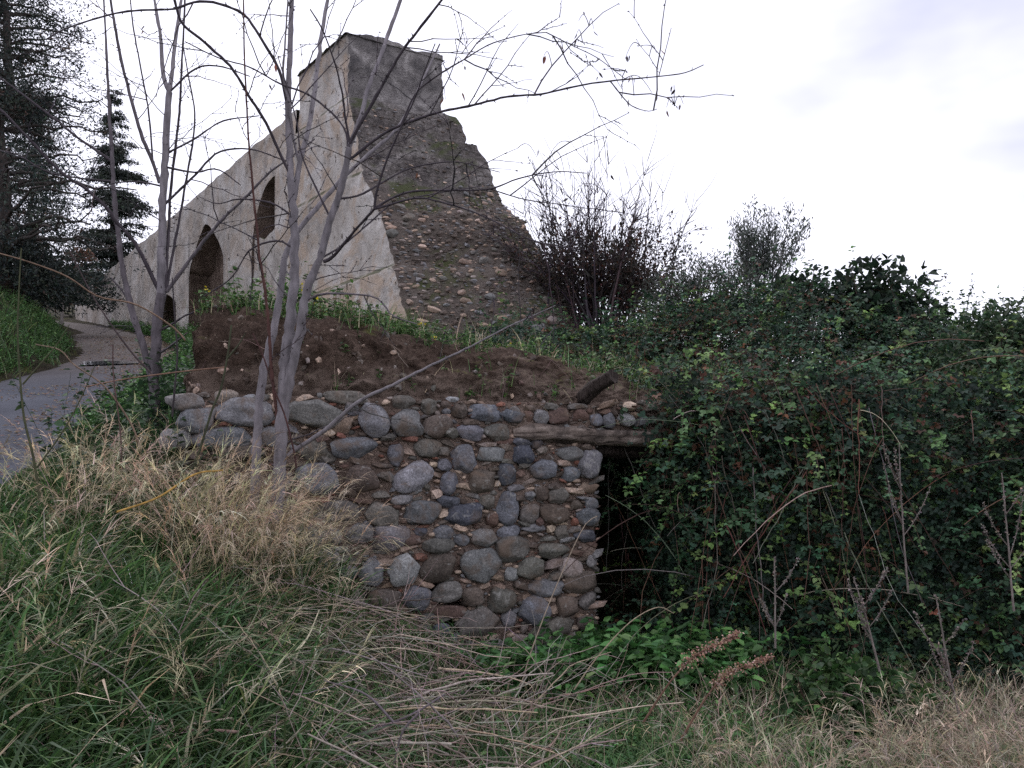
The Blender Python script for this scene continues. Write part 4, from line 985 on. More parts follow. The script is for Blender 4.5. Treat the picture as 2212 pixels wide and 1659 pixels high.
# right-hand skyline shrubs
def fan_shrub(name, label, base, H, W, n, col, leafy=None, r0=.02):
    root = thing(name, label, 'shrub'); base = np.array(base, float)
    a = rng.normal(0, .55, n); dpt = rng.normal(0, .4, n)
    d = unit(np.stack([np.sin(a) * W / H * 1.3, dpt * .5, np.ones(n) * .9 + 0 * a], 1)); L = H * rng.uniform(.55, 1.08, n) * (1 - .12 * np.abs(a))
    st = base + np.stack([rng.normal(0, .35, n), rng.normal(0, .3, n), np.full(n, -.15)], 1)
    T = zigzag(st, d, L, 12, .07, .01)
    mb = MB(); mb.put(*tubes(T, (r0 * rng.uniform(.6, 1.1, n))[:, None] * np.linspace(1, .12, 12), 4, vary(col, n, .25)))
    m = n * 14; i = rng.integers(0, n, m); k = rng.integers(3, 12, m); tg = unit(T[i, k] - T[i, k - 1])
    T2 = zigzag(T[i, k], unit(tg + rand_dir(m) * .75), rng.uniform(.15, .6, m) * H / 2.2, 7, .18)
    mb.put(*tubes(T2, np.linspace(.006, .0025, 7)[None].repeat(m, 0), 3, vary(col, m, .25)))
    add('stems', mb.mesh('stems'), M_TWIG, root)
    if leafy:
        q = leafy['n']; i = rng.integers(0, m, q); k = rng.integers(1, 7, q)
        p = T2[i, k] + rng.normal(0, .04, (q, 3)); lo = base[2] + leafy['top'] * H; p = p[p[:, 2] < lo + rng.normal(0, .25, len(p))]
        q = len(p); lm = MB(); lm.put(*leaves(p, rand_dir(q) + [0, 0, -.2], rand_dir(q), leafy['L'] * rng.uniform(.6, 1.4, q), leafy['W'] * rng.uniform(.7, 1.3, q), mixcol(leafy['c'][0], leafy['c'][1], q)))
        add('leaves', lm.mesh('leaves'), M_LEAF, root)
    return root
fb = P(1290, 705, 14.3)
fan_shrub('leafless_shrub', 'leafless dark shrub of fanned twigs right of the tower', fb, 2.45, 1.75, 110, (.055, .042, .046), dict(n=16000, top=.50, L=.06, W=.035, c=([(.035, .03, .024), (.05, .03, .02), (.10, .045, .03)], [.6, .3, .1])))
GG = ([(.075, .085, .07), (.10, .11, .09), (.055, .065, .05)], [.4, .3, .3])
bush('grey_shrub', 'grey green rounded shrub between the leafless shrub and the brambles', P(1520, 700, 12.6), (.95, .6, 1.05), 15000, GG, .06, .018, stems=20)
ob = P(1640, 640, 14.0); ol = thing('olive_sapling', 'slender olive sapling rising above the brambles against the sky', 'tree')
T = zigzag(ob + rng.normal(0, .12, (16, 3)) * [1, 1, 0], np.stack([rng.normal(.04, .24, 16), rng.normal(0, .2, 16), np.ones(16)], 1), rng.uniform(.7, 1.3, 16), 10, .06)
mb = MB(); mb.put(*tubes(T, np.linspace(.016, .003, 10)[None].repeat(16, 0), 4, (.085, .08, .078))); add('trunk', mb.mesh('trunk'), M_TWIG, ol)
q = 4600; i = rng.integers(0, 16, q); k = rng.integers(3, 10, q); p = T[i, k] + rng.normal(0, .075, (q, 3)); lm = MB()
lm.put(*leaves(p, unit(rand_dir(q) * .7 + [0, 0, .8]), rand_dir(q), rng.uniform(.05, .10, q), rng.uniform(.014, .022, q), mixcol([(.085, .10, .085), (.14, .155, .14), (.06, .07, .055)], [.5, .25, .25], q))); add('crown', lm.mesh('crown'), M_LEAF, ol)
DL = ([(.018, .032, .022), (.03, .05, .028), (.05, .07, .04)], [.5, .4, .1])
bush('broadleaf_bush', 'dark broad leaved bush standing up on the right skyline', P(1890, 690, 11.0), (.72, .6, .72), 1900, DL, .10, .075, six=True, lump=.6, hollow=.2)
bush('broadleaf_bush', 'small dark leafy bush left of the broad leaved one', P(1730, 660, 11.5), (.6, .5, .5), 1500, DL, .08, .055, six=True, lump=.6, hollow=.2)
bush('tall_bramble_bush', 'green bush at the right edge of the picture rising above the thicket', P(2175, 790, 8.5), (.62, .6, .66), 4200, ([(.03, .06, .03), (.055, .085, .045), (.09, .12, .06)], [.5, .35, .15]), .06, .035, six=True, lump=.5)

# ------------------------------------------------------------------ bramble thicket
def yf(x): return np.interp(x, [-.4, .45, .85, .98, 1.12, 1.5, 2, 3, 4, 5, 7], [9.0, 8.3, 8.0, 7.5, 6.85, 6.62, 6.45, 6.15, 5.9, 5.6, 5.2])
def thick_H(x, y):
    d = y - yf(x); lo = np.where(y > 7.6, np.where(y > 8.8, sstep(.10, .30, x / y), sstep(.09, .17, x / y)), sstep(.75, 1.4, x))
    Hh = np.interp(y - yf(x), [0, .12, .32, .8, 1.6, 3.2, 6], [0, 1.25, 1.95, 2.25, 2.15, 1.15, .85]) * (.10 + .90 * lo)
    nz = fbm(np.stack([x * .9, y * .9, 0 * x], -1), 201, 2) * .45 + fbm(np.stack([x * 2.6, y * 2.6, 0 * x], -1), 203, 2) * .22
    return np.where(d > 0, np.maximum(Hh * (1 + nz * .75), 0), -1)
def thick_z(x, y): H_ = thick_H(x, y); return np.maximum(terrain(x, y) + H_, np.where((x < 1.1) & (y > Yw(x) + .2) & (y < 9.2), 2.2 + np.minimum(H_, .25), -9))
NB = 1500000
bx = rng.uniform(-.5, 7.2, NB); by = rng.uniform(5.2, 13.5, NB); kp = (bx < .62 * by + .4); bx, by = bx[kp], by[kp]
zc = thick_z(bx, by); e = .06; gxg = (thick_z(bx + e, by) - zc) / e; gyg = (thick_z(bx, by + e) - zc) / e
hz = thick_H(bx, by)
bz = zc - rng.random(len(bx)) ** 1.5 * np.minimum(2.4, np.maximum(hz, .0) + .25) + .04
sl = np.sqrt(1 + np.clip(gxg, -6, 6) ** 2 + np.clip(gyg, -6, 6) ** 2); dist = (zc - bz) / sl
p_acc = np.exp(-np.maximum(dist, 0) / .20) * np.minimum(sl, 4) * .25
cl = fbm(np.stack([bx, by, bz], -1) * 1.7, 207, 3)
p_acc *= np.clip(.66 + 2.2 * cl, .10, 1.5)
ok = (hz > .02) & (rng.random(len(bx)) < p_acc)
bp = np.stack([bx, by, bz], 1)[ok]; bn = unit(np.stack([-np.clip(gxg, -3, 3), -np.clip(gyg, -3, 3), np.ones(len(bx))], 1)[ok])
if len(bp) > 45000: s_ = rng.choice(len(bp), 45000, replace=False); bp, bn = bp[s_], bn[s_]
# the steep front face gets leaves of its own
nf = 34000; fx = rng.uniform(1.18, 4.6, nf); fz = rng.uniform(.0, 2.2, nf); fy = yf(fx) + np.interp(fz, [0, 1.25, 1.95, 2.25], [0, .12, .32, .8]) + rng.exponential(.14, nf) - .05 + .10 * fbm(np.stack([fx * 2.2, fz * 2.2, 0 * fx], -1), 221, 2)
cf = fbm(np.stack([fx, fy, fz], -1) * 1.7, 207, 3); okf = rng.random(nf) < np.clip(.48 + 2.6 * cf, .10, 1); fp = np.stack([fx, fy, fz + terrain(fx, fy)], 1)[okf]
ix = rng.uniform(1.2, 4.8, 14000); iy = yf(ix) + rng.uniform(.25, 1.6, 14000); iz = terrain(ix, iy) + rng.uniform(0, 1, 14000) * np.maximum(thick_H(ix, iy), .1); fp = np.concatenate([fp, np.stack([ix, iy, iz], 1)])
lx = rng.uniform(.98, 1.45, 900); lz = rng.uniform(1.35, 2.25, 900); fp = np.concatenate([fp, np.stack([lx, np.minimum(Yw(lx) - .08, 7.05) - rng.exponential(.08, 900), lz], 1)[rng.random(900) < np.clip((lx - .95) / .35, .05, 1)]])
bp = np.concatenate([bp, fp]); bn = np.concatenate([bn, unit(np.tile([-.2, -1, .45], (len(fp), 1)))])
hx = rng.uniform(.9, 6.8, 31000); hy = rng.uniform(8.6, 12.6, 31000); hk = (hx / hy > .09) & (hx / hy < .62); hx, hy = hx[hk], hy[hk]; hp = np.stack([hx, hy, thick_z(hx, hy) - rng.random(len(hx)) * .8], 1)
bp = np.concatenate([bp, hp]); bn = np.concatenate([bn, unit(np.tile([0, -.6, 1], (len(hp), 1)))])
nB = len(bp); print('bramble sprigs', nB)
# leafy shoots that arch out of the mass
far_w = np.where(bp[:, 1] > 8.6, 1.6, 1.0) * np.where(bp[:, 0] / bp[:, 1] < .1, .25, 1.0); nc = 4700
ks = rng.choice(nB, nc, p=far_w / far_w.sum())
sh = zigzag(bp[ks] - bn[ks] * .08, unit(bn[ks] * .8 + rand_dir(nc) * .9 + [0, 0, .25]), rng.uniform(.3, .75, nc), 11, .05, -.10)
sky_ = (bp[ks, 1] > 8.8) & (rng.random(nc) < .10); m_ = int(sky_.sum()); sh[sky_] = zigzag(bp[ks][sky_], np.array([0, 0, 1.0]) + rng.normal(0, .35, (m_, 3)), rng.uniform(.4, .85, m_), 11, .07, -.03)
n_in = nB; shn = unit(np.repeat(bn[ks], 10, 0) + [0, 0, .5]); bp = np.concatenate([bp, sh[:, 1:].reshape(-1, 3) + rng.normal(0, .012, (nc * 10, 3))]); bn = np.concatenate([bn, shn])
shoot_col = np.repeat(mixcol([(.026, .060, .036), (.045, .098, .050), (.085, .155, .06), (.15, .24, .075)], [.28, .34, .24, .14], nc, .22), 10, 0)
nB = len(bp); is_sh = np.arange(nB) >= n_in
dead = fbm(bp * 1.15, 211, 3) ; warm = np.exp(-((bp[:, 0] - 2.0) / .9) ** 2 - ((bp[:, 2] - 2.6) / .8) ** 2)
pd = np.where(is_sh, .35, np.where(bp[:, 2] < 1.5, .45, 1.0)) * np.clip(.06 + .35 * warm + .45 * np.maximum(dead - .1, 0), 0, .75)
gcol = mixcol([(.014, .032, .020), (.022, .048, .026), (.04, .075, .034)], [.5, .35, .15], nB, .25)  # leaves behind the shoots: colour darkened to paint in the shade of the gaps
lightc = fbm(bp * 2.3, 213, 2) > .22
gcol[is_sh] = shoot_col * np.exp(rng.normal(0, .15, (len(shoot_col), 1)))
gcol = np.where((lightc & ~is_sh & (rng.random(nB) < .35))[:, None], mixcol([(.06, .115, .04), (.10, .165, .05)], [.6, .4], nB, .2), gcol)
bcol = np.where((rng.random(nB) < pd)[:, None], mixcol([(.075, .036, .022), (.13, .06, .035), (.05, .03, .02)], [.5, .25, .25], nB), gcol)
thk = thing('bramble_thicket', 'tangled green bramble thicket spilling over the slope right of the doorway', 'thicket')
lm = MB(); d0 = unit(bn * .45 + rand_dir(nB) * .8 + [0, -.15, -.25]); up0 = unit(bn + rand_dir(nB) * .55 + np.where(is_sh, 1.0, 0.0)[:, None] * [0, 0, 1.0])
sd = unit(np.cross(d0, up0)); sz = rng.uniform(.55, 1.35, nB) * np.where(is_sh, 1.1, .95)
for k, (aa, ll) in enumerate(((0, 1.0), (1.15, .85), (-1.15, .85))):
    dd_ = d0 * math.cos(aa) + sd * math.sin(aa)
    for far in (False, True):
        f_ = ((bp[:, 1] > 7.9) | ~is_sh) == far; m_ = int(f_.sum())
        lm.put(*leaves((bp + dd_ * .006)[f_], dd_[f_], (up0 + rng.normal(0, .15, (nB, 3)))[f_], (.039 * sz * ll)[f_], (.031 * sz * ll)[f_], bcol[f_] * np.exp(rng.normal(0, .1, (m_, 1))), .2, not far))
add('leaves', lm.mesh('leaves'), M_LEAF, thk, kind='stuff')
# canes: arching over the surface and hanging in the doorway
cm2 = MB(); cm2.put(*tubes(sh[(bp[ks, 1] < 9) | sky_][:, ::2], np.linspace(.0035, .0015, 6)[None].repeat(int(((bp[ks, 1] < 9) | sky_).sum()), 0), 3, (.085, .06, .045))); n = 420; k = rng.integers(0, nB, n); k = k[(bp[k, 0] > .6) & (bp[k, 1] < 8.4)]; n = len(k)
dirc = unit(np.stack([rng.normal(0, 1, n), rng.normal(-.5, .5, n), rng.normal(.1, .5, n)], 1)); 
T = zigzag(bp[k] + bn[k] * rng.uniform(-.08, .06, (n, 1)), dirc, rng.uniform(.4, 1.5, n), 12, .06, -.07)
cm2.put(*tubes(T, (rng.uniform(.0025, .006, n))[:, None] * np.linspace(1, .4, 12), 4, mixcol([(.15, .09, .07), (.09, .05, .042), (.14, .15, .10), (.24, .20, .18)], [.35, .25, .2, .2], n)))
n = 70; x = rng.uniform(.75, 2.6, n); y = rng.uniform(7.2, 8.2, n); y = np.where(x > 1.1, yf(x) + rng.uniform(-.05, .15, n), y); z = rng.uniform(.7, 2.1, n)
T = zigzag(np.stack([x, y, z], 1), np.stack([rng.normal(0, .35, n), rng.normal(-.1, .2, n), -np.ones(n)], 1), rng.uniform(.5, 1.5, n), 12, .13)
T[..., 2] = np.maximum(T[..., 2], .02)
cm2.put(*tubes(T, (rng.uniform(.0025, .006, n))[:, None] * np.linspace(1, .5, 12), 4, mixcol([(.13, .07, .05), (.08, .05, .04), (.15, .14, .12)], [.4, .3, .3], n)))
add('canes', cm2.mesh('canes'), M_TWIG, thk, kind='stuff')
# a front lobe of fresher bramble in the grass
bush('bramble_bush', 'fresh green bramble bush standing in the dry grass before the thicket', ((1850 - CX) / F * 5.2, 5.25, .05), (.42, .4, .46), 2600, ([(.04, .085, .03), (.07, .13, .04), (.03, .06, .025)], [.45, .3, .25]), .05, .042, six=True)

# ------------------------------------------------------------------ herbs and grass
def plant(n, fn):
    """fn returns x, y, accept-mask; gives root points on the land"""
    x, y, ok = fn(n); x, y = x[ok], y[ok]; return np.stack([x, y, terrain(x, y)], 1)
def tri(n, x0, x1, y0, y1): return rng.uniform(x0, x1, n), rng.uniform(y0, y1, n)
GREEN = [(.050, .105, .038), (.080, .160, .052), (.135, .225, .080), (.22, .25, .11)]
STRAWC = [(.52, .43, .295), (.64, .54, .39), (.41, .34, .235), (.27, .22, .155)]
def panicles(Pc, n_sp, L, col):
    """drooping seed sprays on the last part of each stem"""
    M = len(Pc); i = np.repeat(np.arange(M), n_sp); k = rng.uniform(.55, 1, M * n_sp) * (Pc.shape[1] - 1); ki = np.clip(k.astype(int), 0, Pc.shape[1] - 2); fr = (k - ki)[:, None]
    p = Pc[i, ki] * (1 - fr) + Pc[i, ki + 1] * fr; tg = unit(Pc[i, ki + 1] - Pc[i, ki]); m = len(p)
    d = unit(tg + rand_dir(m) * .45 + [0, 0, -.25]); LL = L * rng.uniform(.4, 1.2, m)
    az = np.arctan2(d[:, 1], d[:, 0]); lean = np.arccos(np.clip(d[:, 2], -1, 1))
    return blades(p, az, lean, rng.uniform(.3, 1.1, m), LL, rng.uniform(.003, .0065, m), np.repeat(col, n_sp, 0) * np.exp(rng.normal(0, .15, (m, 1))), 4)[:3]

def xy_bank(n):
    x, y = tri(n, -4.0, -.3, 1.9, 6.9)
    fr = x / y; den = np.clip((-.17 - fr) / .12, 0, 1); xr = np.interp(y, RY, RXR)
    ok = (x > xr + .05) & (rng.random(n) < den) & ~((y > Yw(x) - .03) & (x > -2.4)) & (fr > -.66)
    return x, y, ok
gr = plant(52000, xy_bank); n = len(gr); print('grass', n)
lowv = fbm(gr * 1.4, 301, 2)
mb = MB(); az = np.where(rng.random(n) < .45, rng.normal(-.8, .9, n), rng.uniform(0, 6.28, n)); redge = np.clip((gr[:, 0] - np.interp(gr[:, 1], RY, RXR)) / 1.0, .25, 1)
mb.put(*blades(gr, az, rng.uniform(.1, .7, n), rng.uniform(.8, 2.3, n), rng.uniform(.26, .64, n) * (1 + .4 * lowv) * redge, rng.uniform(.007, .017, n), np.where((rng.random(n) < .07)[:, None], mixcol(STRAWC, [.2, .2, .3, .3], n), mixcol(GREEN, [.44, .34, .16, .06], n) * .85))[:3])
add('green_grass', mb.mesh('green_grass'), M_GRASS, None, 'long dark green grass covering the bank below the road', 'grass', kind='stuff')

def xy_dry(n):
    x, y = tri(n, -3.9, -.1, 2.2, 6.9)
    xr = np.interp(y, RY, RXR); fr = x / y
    wallband = .50 * np.exp(-((y - (Yw(x) - .72)) / .46) ** 2) * (x > -2.6) * sstep(-1.0, -1.7, x)
    den = np.clip(.065 * (fr < -.2) + 1.0 * wallband + .03 * np.exp(-((x - xr - .6) / .35) ** 2) * (y > 4.5), 0, 1) * np.clip(.8 + 1.2 * fbm(np.stack([x * 1.5, y * 1.5, 0 * x], -1), 305, 2), .1, 1.4)
    return x, y, (rng.random(n) < den) & (x > xr + .05) & (y < Yw(x) - .04) & (fr > -.66) & (y > 2.9)
dr = plant(17000, xy_dry); cx_ = rng.normal(-1.66, .22, 300); cy_ = rng.normal(5.30, .2, 300); n_b = len(dr); dr = np.concatenate([dr, np.stack([cx_, cy_, terrain(cx_, cy_)], 1)]); n = len(dr); print('dry', n)
near = np.exp(-((dr[:, 1] - (Yw(dr[:, 0]) - .72)) / .5) ** 2)
L = rng.uniform(.40, .75, n) + .25 * near * rng.random(n) + .30 * near * np.clip(-.8 - dr[:, 0], -.4, 1)
mb = MB(); az = np.where(rng.random(n) < .4, rng.normal(-.35, .8, n), rng.uniform(0, 6.28, n))
L[n_b:] = rng.uniform(.75, 1.08, n - n_b)
L = L * np.clip(.25 + .62 * (dr[:, 0] - np.interp(dr[:, 1], RY, RXR)), .25, 1)
dc = mixcol(STRAWC, [.4, .3, .2, .1], n, .2)
V, Fq, C, Pc = blades(dr, az, rng.uniform(.0, .4, n), rng.uniform(.4, 1.7, n), L, rng.uniform(.0025, .0045, n), dc, 8)
mb.put(V, Fq, C); mb.put(*panicles(Pc, 20, .11, dc))
# thin dry leaves in the same tufts
k = rng.integers(0, n, n * 2); m = len(k)
mb.put(*blades(dr[k] + rng.normal(0, .03, (m, 3)) * [1, 1, 0], rng.uniform(0, 6.28, m), rng.uniform(.1, .7, m), rng.uniform(.5, 2.2, m), rng.uniform(.2, .5, m), rng.uniform(.003, .006, m), mixcol(STRAWC, [.3, .2, .3, .2], m))[:3])
add('dry_grass', mb.mesh('dry_grass'), M_STRAW, None, 'tall straw coloured grass with drooping seed heads before the cobble wall', 'grass', kind='stuff')

# the field in front: short mixed grass
def xy_field(n):
    x, y = tri(n, -1.6, 4.4, 2.6, 7.0); fr = x / y
    yb = np.where(x < .66, Yw(x) - .03, yf(x) + .25)
    return x, y, (fr > -.3) & (fr < .62) & (y < yb) & (rng.random(n) < np.clip((fr + .3) / .2, .15, 1) * (.6 + .5 * (y < 5)))
fg = plant(32000, xy_field); n = len(fg); print('field', n)
pn = fbm(fg * 1.3, 311, 3); frx = fg[:, 0] / fg[:, 1]
gprob = np.clip(.74 + .9 * pn - .30 * (frx > .38), .25, .94); isg = rng.random(n) < gprob
colf = np.where(isg[:, None], mixcol(GREEN, [.3, .4, .25, .05], n), mixcol([(.30, .25, .18), (.42, .35, .25), (.21, .175, .13), (.50, .43, .32)], [.4, .27, .2, .13], n))
mb = MB(); mb.put(*blades(fg, rng.uniform(0, 6.28, n), rng.uniform(.1, .9, n), rng.uniform(.3, 2.0, n), rng.uniform(.12, .38, n), rng.uniform(.003, .0085, n), colf)[:3])
add('field_grass', mb.mesh('field_grass'), M_GRASS, None, 'mixed green and withered grass carpeting the field in front', 'grass', kind='stuff')
# tall withered tufts on the right
def xy_tuft(n):
    c = np.array([[2.05, 4.0], [2.2, 3.7], [1.9, 3.6], [1.75, 4.3], [2.45, 4.4], [2.3, 4.1], [1.0, 4.3], [2.6, 4.9], [2.0, 4.7], [1.95, 3.9], [1.2, 3.7]])
    k = rng.integers(0, len(c), n); x = c[k, 0] + rng.normal(0, .14, n); y = c[k, 1] + rng.normal(0, .14, n); return x, y, np.ones(n, bool)
tu = plant(1150, xy_tuft); n = len(tu); L = rng.uniform(.25, .62, n)
dc = mixcol([(.37, .31, .225), (.47, .40, .30), (.27, .225, .17), (.27, .205, .15)], [.4, .3, .2, .1], n, .2)
mb = MB(); V, Fq, C, Pc = blades(tu, rng.uniform(0, 6.28, n), rng.uniform(0, .5, n), rng.uniform(.5, 2.1, n), L, rng.uniform(.0025, .0045, n), dc, 8)
mb.put(V, Fq, C); mb.put(*panicles(Pc, 7, .08, dc))
add('withered_grass', mb.mesh('withered_grass'), M_STRAW, None, 'withered grey tan tufts of grass at the lower right', 'grass', kind='stuff')

# brushwood: dead twigs lying across each other
n = 520; fr = rng.uniform(-.36, .05, n); y = rng.uniform(3.1, 5.9, n); x = fr * y
z = terrain(x, y) + rng.uniform(.02, .36, n) * np.clip(1.1 - (y - 3) * .12, .5, 1)
dirc = np.stack([rng.normal(0, 1, n), rng.normal(0, .6, n), rng.normal(.12, .42, n)], 1)
T = zigzag(np.stack([x, y, z], 1), dirc, rng.uniform(.25, .95, n), 12, .10, -.02)
tz_ = terrain(T[..., 0], T[..., 1]); T[..., 2] = np.where(T[..., 2] - tz_ > .4, tz_ + .4 + (T[..., 2] - tz_ - .4) * .3, np.maximum(T[..., 2], tz_ + .015))
T[..., 1] = np.where(T[..., 0] < .7, np.minimum(T[..., 1], Yw(T[..., 0]) - .06), T[..., 1])
mb = MB(); rad = rng.uniform(.0022, .0048, n) * rng.choice([1, 1, 1, 1.6], n)
mb.put(*tubes(T, rad[:, None] * np.linspace(1, .45, 12), 5, mixcol([(.30, .255, .205), (.22, .18, .145), (.40, .345, .275), (.20, .17, .16)], [.4, .25, .25, .1], n, .2)))
m = n * 2; i = rng.integers(0, n, m); k = rng.integers(2, 11, m); tg = unit(T[i, k] - T[i, k - 1])
T2 = zigzag(T[i, k], unit(tg + rand_dir(m) * .8 + [0, 0, .15]), rng.uniform(.08, .4, m), 7, .12, -.01); T2[..., 2] = np.maximum(T2[..., 2], terrain(T2[..., 0], T2[..., 1]) + .01)
T2[..., 1] = np.where(T2[..., 0] < .7, np.minimum(T2[..., 1], Yw(T2[..., 0]) - .05), T2[..., 1])
mb.put(*tubes(T2, np.linspace(.0024, .0012, 7)[None].repeat(m, 0), 3, mixcol([(.27, .215, .19), (.36, .30, .26)], [.6, .4], m, .15)))
add('brushwood', mb.mesh('brushwood'), M_TWIG, None, 'tangle of dead grey brown twigs lying in the foreground', 'brushwood', kind='stuff')

# leafy green herbs
def herb(name, label, roots, hmax, L, W, cols, per=9, six=True, cat='plant', kind='stuff', mat=None, flower=None):
    n = len(roots); h = hmax * rng.uniform(.4, 1.0, n)
    tip = roots + np.stack([rng.normal(0, .25, n) * h, rng.normal(0, .25, n) * h, h], 1)
    i = np.repeat(np.arange(n), per); f = rng.uniform(.1, 1.05, n * per)[:, None]
    p = roots[i] * (1 - f) + tip[i] * f; m = len(p); a = rng.uniform(0, 6.28, m)
    d = np.stack([np.cos(a), np.sin(a), rng.normal(.05, .35, m)], 1)
    mb = MB(); mb.put(*tubes(np.stack([roots, tip], 1), np.tile([.0025, .0012], (n, 1)), 3, vary(cols[0][0], n)))
    mb.put(*leaves(p, d, np.array([0, 0, 1.0]) + rng.normal(0, .35, (m, 3)), L * rng.uniform(.5, 1.3, m), W * rng.uniform(.6, 1.2, m), mixcol(cols[0], cols[1], m, .2), .22, six))
    if flower: k = rng.random(n) < flower[1]; q = np.repeat(tip[k], 5, 0) + rng.normal(0, .02, (k.sum() * 5, 3)); mb.put(*leaves(q, rand_dir(len(q)), rand_dir(len(q)), np.full(len(q), .028), np.full(len(q), .022), flower[0]))
    return add(name, mb.mesh(name), mat or M_LEAF, None, label, cat, kind=kind)
def blob(n, cx, cy, rx, ry): x = cx + rng.normal(0, rx, n); y = cy + rng.normal(0, ry, n); return np.stack([x, y, terrain(x, y)], 1)
HG = ([(.06, .15, .048), (.085, .205, .06), (.13, .25, .08), (.04, .095, .032)], [.35, .3, .15, .2])
q = np.concatenate([blob(420, .80, 6.25, .30, .28), blob(160, 1.3, 6.3, .25, .2), blob(110, .25, 6.0, .25, .22)]); q = q[(q[:, 1] < Yw(q[:, 0]) - .03) | (q[:, 0] > .66)]
herb('nettle_patch', 'bright green nettles growing at the foot of the doorway', q, .40, .085, .062, HG, 11)
herb('clover_patch', 'small fresh green herbs in the lower left corner of the picture', np.concatenate([blob(700, -1.45, 3.35, .35, .25), blob(300, -1.8, 3.0, .3, .2)]), .18, .03, .028, HG, 9)
herb('low_herbs', 'scattered low green herbs among the withered grass in front', np.concatenate([blob(600, 1.1, 4.3, .8, .5), blob(400, .2, 4.3, .5, .5), blob(420, .75, 5.3, .5, .4), blob(300, 1.4, 4.6, .5, .4), blob(200, .3, 4.8, .5, .4), blob(150, 2.0, 4.4, .4, .3)]), .13, .04, .028, HG, 7, False)
# weeds on the earth bank (planted on its surface)
si = rng.integers(0, NS, 9000); qi = rng.choice(NQ, 9000, p=np.gradient(qv) / np.gradient(qv).sum()); r_ = mp3[si, qi]
w_ok = (qv[qi] > np.interp(sa[si], arc, [.16, .16, .20, .17, .12, .06, .05, .05, .05, .06, .06])) & (rng.random(9000) < np.clip(.35 + 1.2 * fbm(r_ * 2, 401, 2), .05, .9)); wr_ = np.concatenate([r_[w_ok], mp3[rng.integers(30, NS - 60, 90), rng.integers(5, int(NQ * .5), 90)]])
WD = ([(.06, .12, .04), (.10, .19, .055), (.15, .23, .09), (.045, .08, .03), (.20, .17, .12)], [.26, .3, .14, .14, .16])
herb('bank_weeds', 'green weeds with a few yellow flowers growing over the earth bank', wr_, .17, .042, .028, WD, 9, False, flower=((.55, .45, .03), .02))
n = 7500; k = rng.integers(0, len(wr_), n); mb = MB()
mb.put(*blades(wr_[k] + rng.normal(0, .06, (n, 3)) * [1, 1, .1], rng.uniform(0, 6.28, n), rng.uniform(0, .5, n), rng.uniform(.2, 1.6, n), rng.uniform(.08, .26, n) * np.where(wr_[k][:, 0] > -1.2, 1.25, .9), rng.uniform(.003, .008, n), mixcol(STRAWC + [(.08, .15, .05), (.12, .21, .07)], [.08, .06, .08, .08, .35, .35], n), 6)[:3])
add('bank_grass', mb.mesh('bank_grass'), M_STRAW, None, 'green and dry grass growing on top of the earth bank below the tower', 'grass', kind='stuff')
ks_ = np.argwhere((mp3[..., 0] < -1.35) & (mp3[..., 1] > 7.0) & (mp3[..., 1] < 8.8)); ks_ = ks_[rng.integers(0, len(ks_), 150)]
herb('shoulder_weeds', 'tall leafy weeds with yellow flowers on the left shoulder of the earth bank', mp3[ks_[:, 0], ks_[:, 1]], .42, .06, .038, WD, 13, flower=((.6, .5, .03), .10))
n = 160; ii = rng.integers(20, NS - 60, n); jj = rng.integers(0, int(NQ * .5), n); T = zigzag(mp3[ii, jj] + [0, -.01, .01], np.stack([rng.normal(0, .5, n), rng.normal(-.35, .2, n), rng.normal(-.3, .6, n)], 1), rng.uniform(.06, .35, n), 8, .2, -.05)
mb = MB(); mb.put(*tubes(T, np.linspace(.0025, .001, 8)[None].repeat(n, 0), 3, mixcol([(.16, .115, .09), (.08, .05, .04), (.22, .18, .14)], [.4, .3, .3], n))); add('roots', mb.mesh('roots'), M_TWIG, ruin, kind='stuff')
# hillside under the tower and the verges of the road
def xy_hill(n):
    x, y = tri(n, -3.4, 3.2, 8.6, 14.5); return x, y, (x > -2.6) & ((y < 12.9 + .0) | (x > 1.2) | (x < -1.6)) & (rng.random(n) < .8)
herb('hill_weeds', 'green and grey weeds on the slope at the foot of the tower', plant(4200, xy_hill), .13, .05, .03, ([(.045, .085, .035), (.065, .11, .045), (.10, .12, .07), (.13, .10, .07)], [.35, .3, .2, .15]), 8, False)
def xy_left(n):
    y = 7 + 25 * rng.random(n) ** 1.6; xl = np.interp(y, RY, RXL); x = xl - .02 - 3.4 * rng.random(n) ** 1.4; return x, y, np.ones(n, bool)
r1 = plant(6000, xy_left); VG = ([(.07, .15, .05), (.10, .21, .06), (.15, .26, .085), (.055, .11, .04)], [.35, .35, .1, .2])
herb('verge_herbs', 'lush green herbs covering the bank left of the road', r1, .26, .055, .035, VG, 8, False)
n = 12000; k = rng.integers(0, len(r1), n); mb = MB(); r2 = r1[k] + rng.normal(0, .1, (n, 3)) * [1, 1, 0]; r2[:, 2] = terrain(r2[:, 0], r2[:, 1])
mb.put(*blades(r2, rng.uniform(0, 6.28, n), rng.uniform(.1, .6, n), rng.uniform(.3, 1.6, n), rng.uniform(.15, .4, n), rng.uniform(.006, .012, n), mixcol(GREEN, [.3, .4, .2, .1], n))[:3])
add('verge_grass', mb.mesh('verge_grass'), M_GRASS, None, 'green grass along the left edge of the road', 'grass', kind='stuff')
def xy_right(n):
    y = rng.uniform(7.5, 31, n); xr = np.interp(y, RY, RXR); x = xr + .02 + rng.random(n) ** 1.5 * np.interp(y, [7, 12, 20, 32], [1.2, 2.2, 1.6, 1.4]); return x, y, (x < -2.45)
r3 = plant(4200, xy_right)
herb('channel_verge', 'green weeds between the road and the channel wall', r3, .28, .07, .04, VG, 7, False)
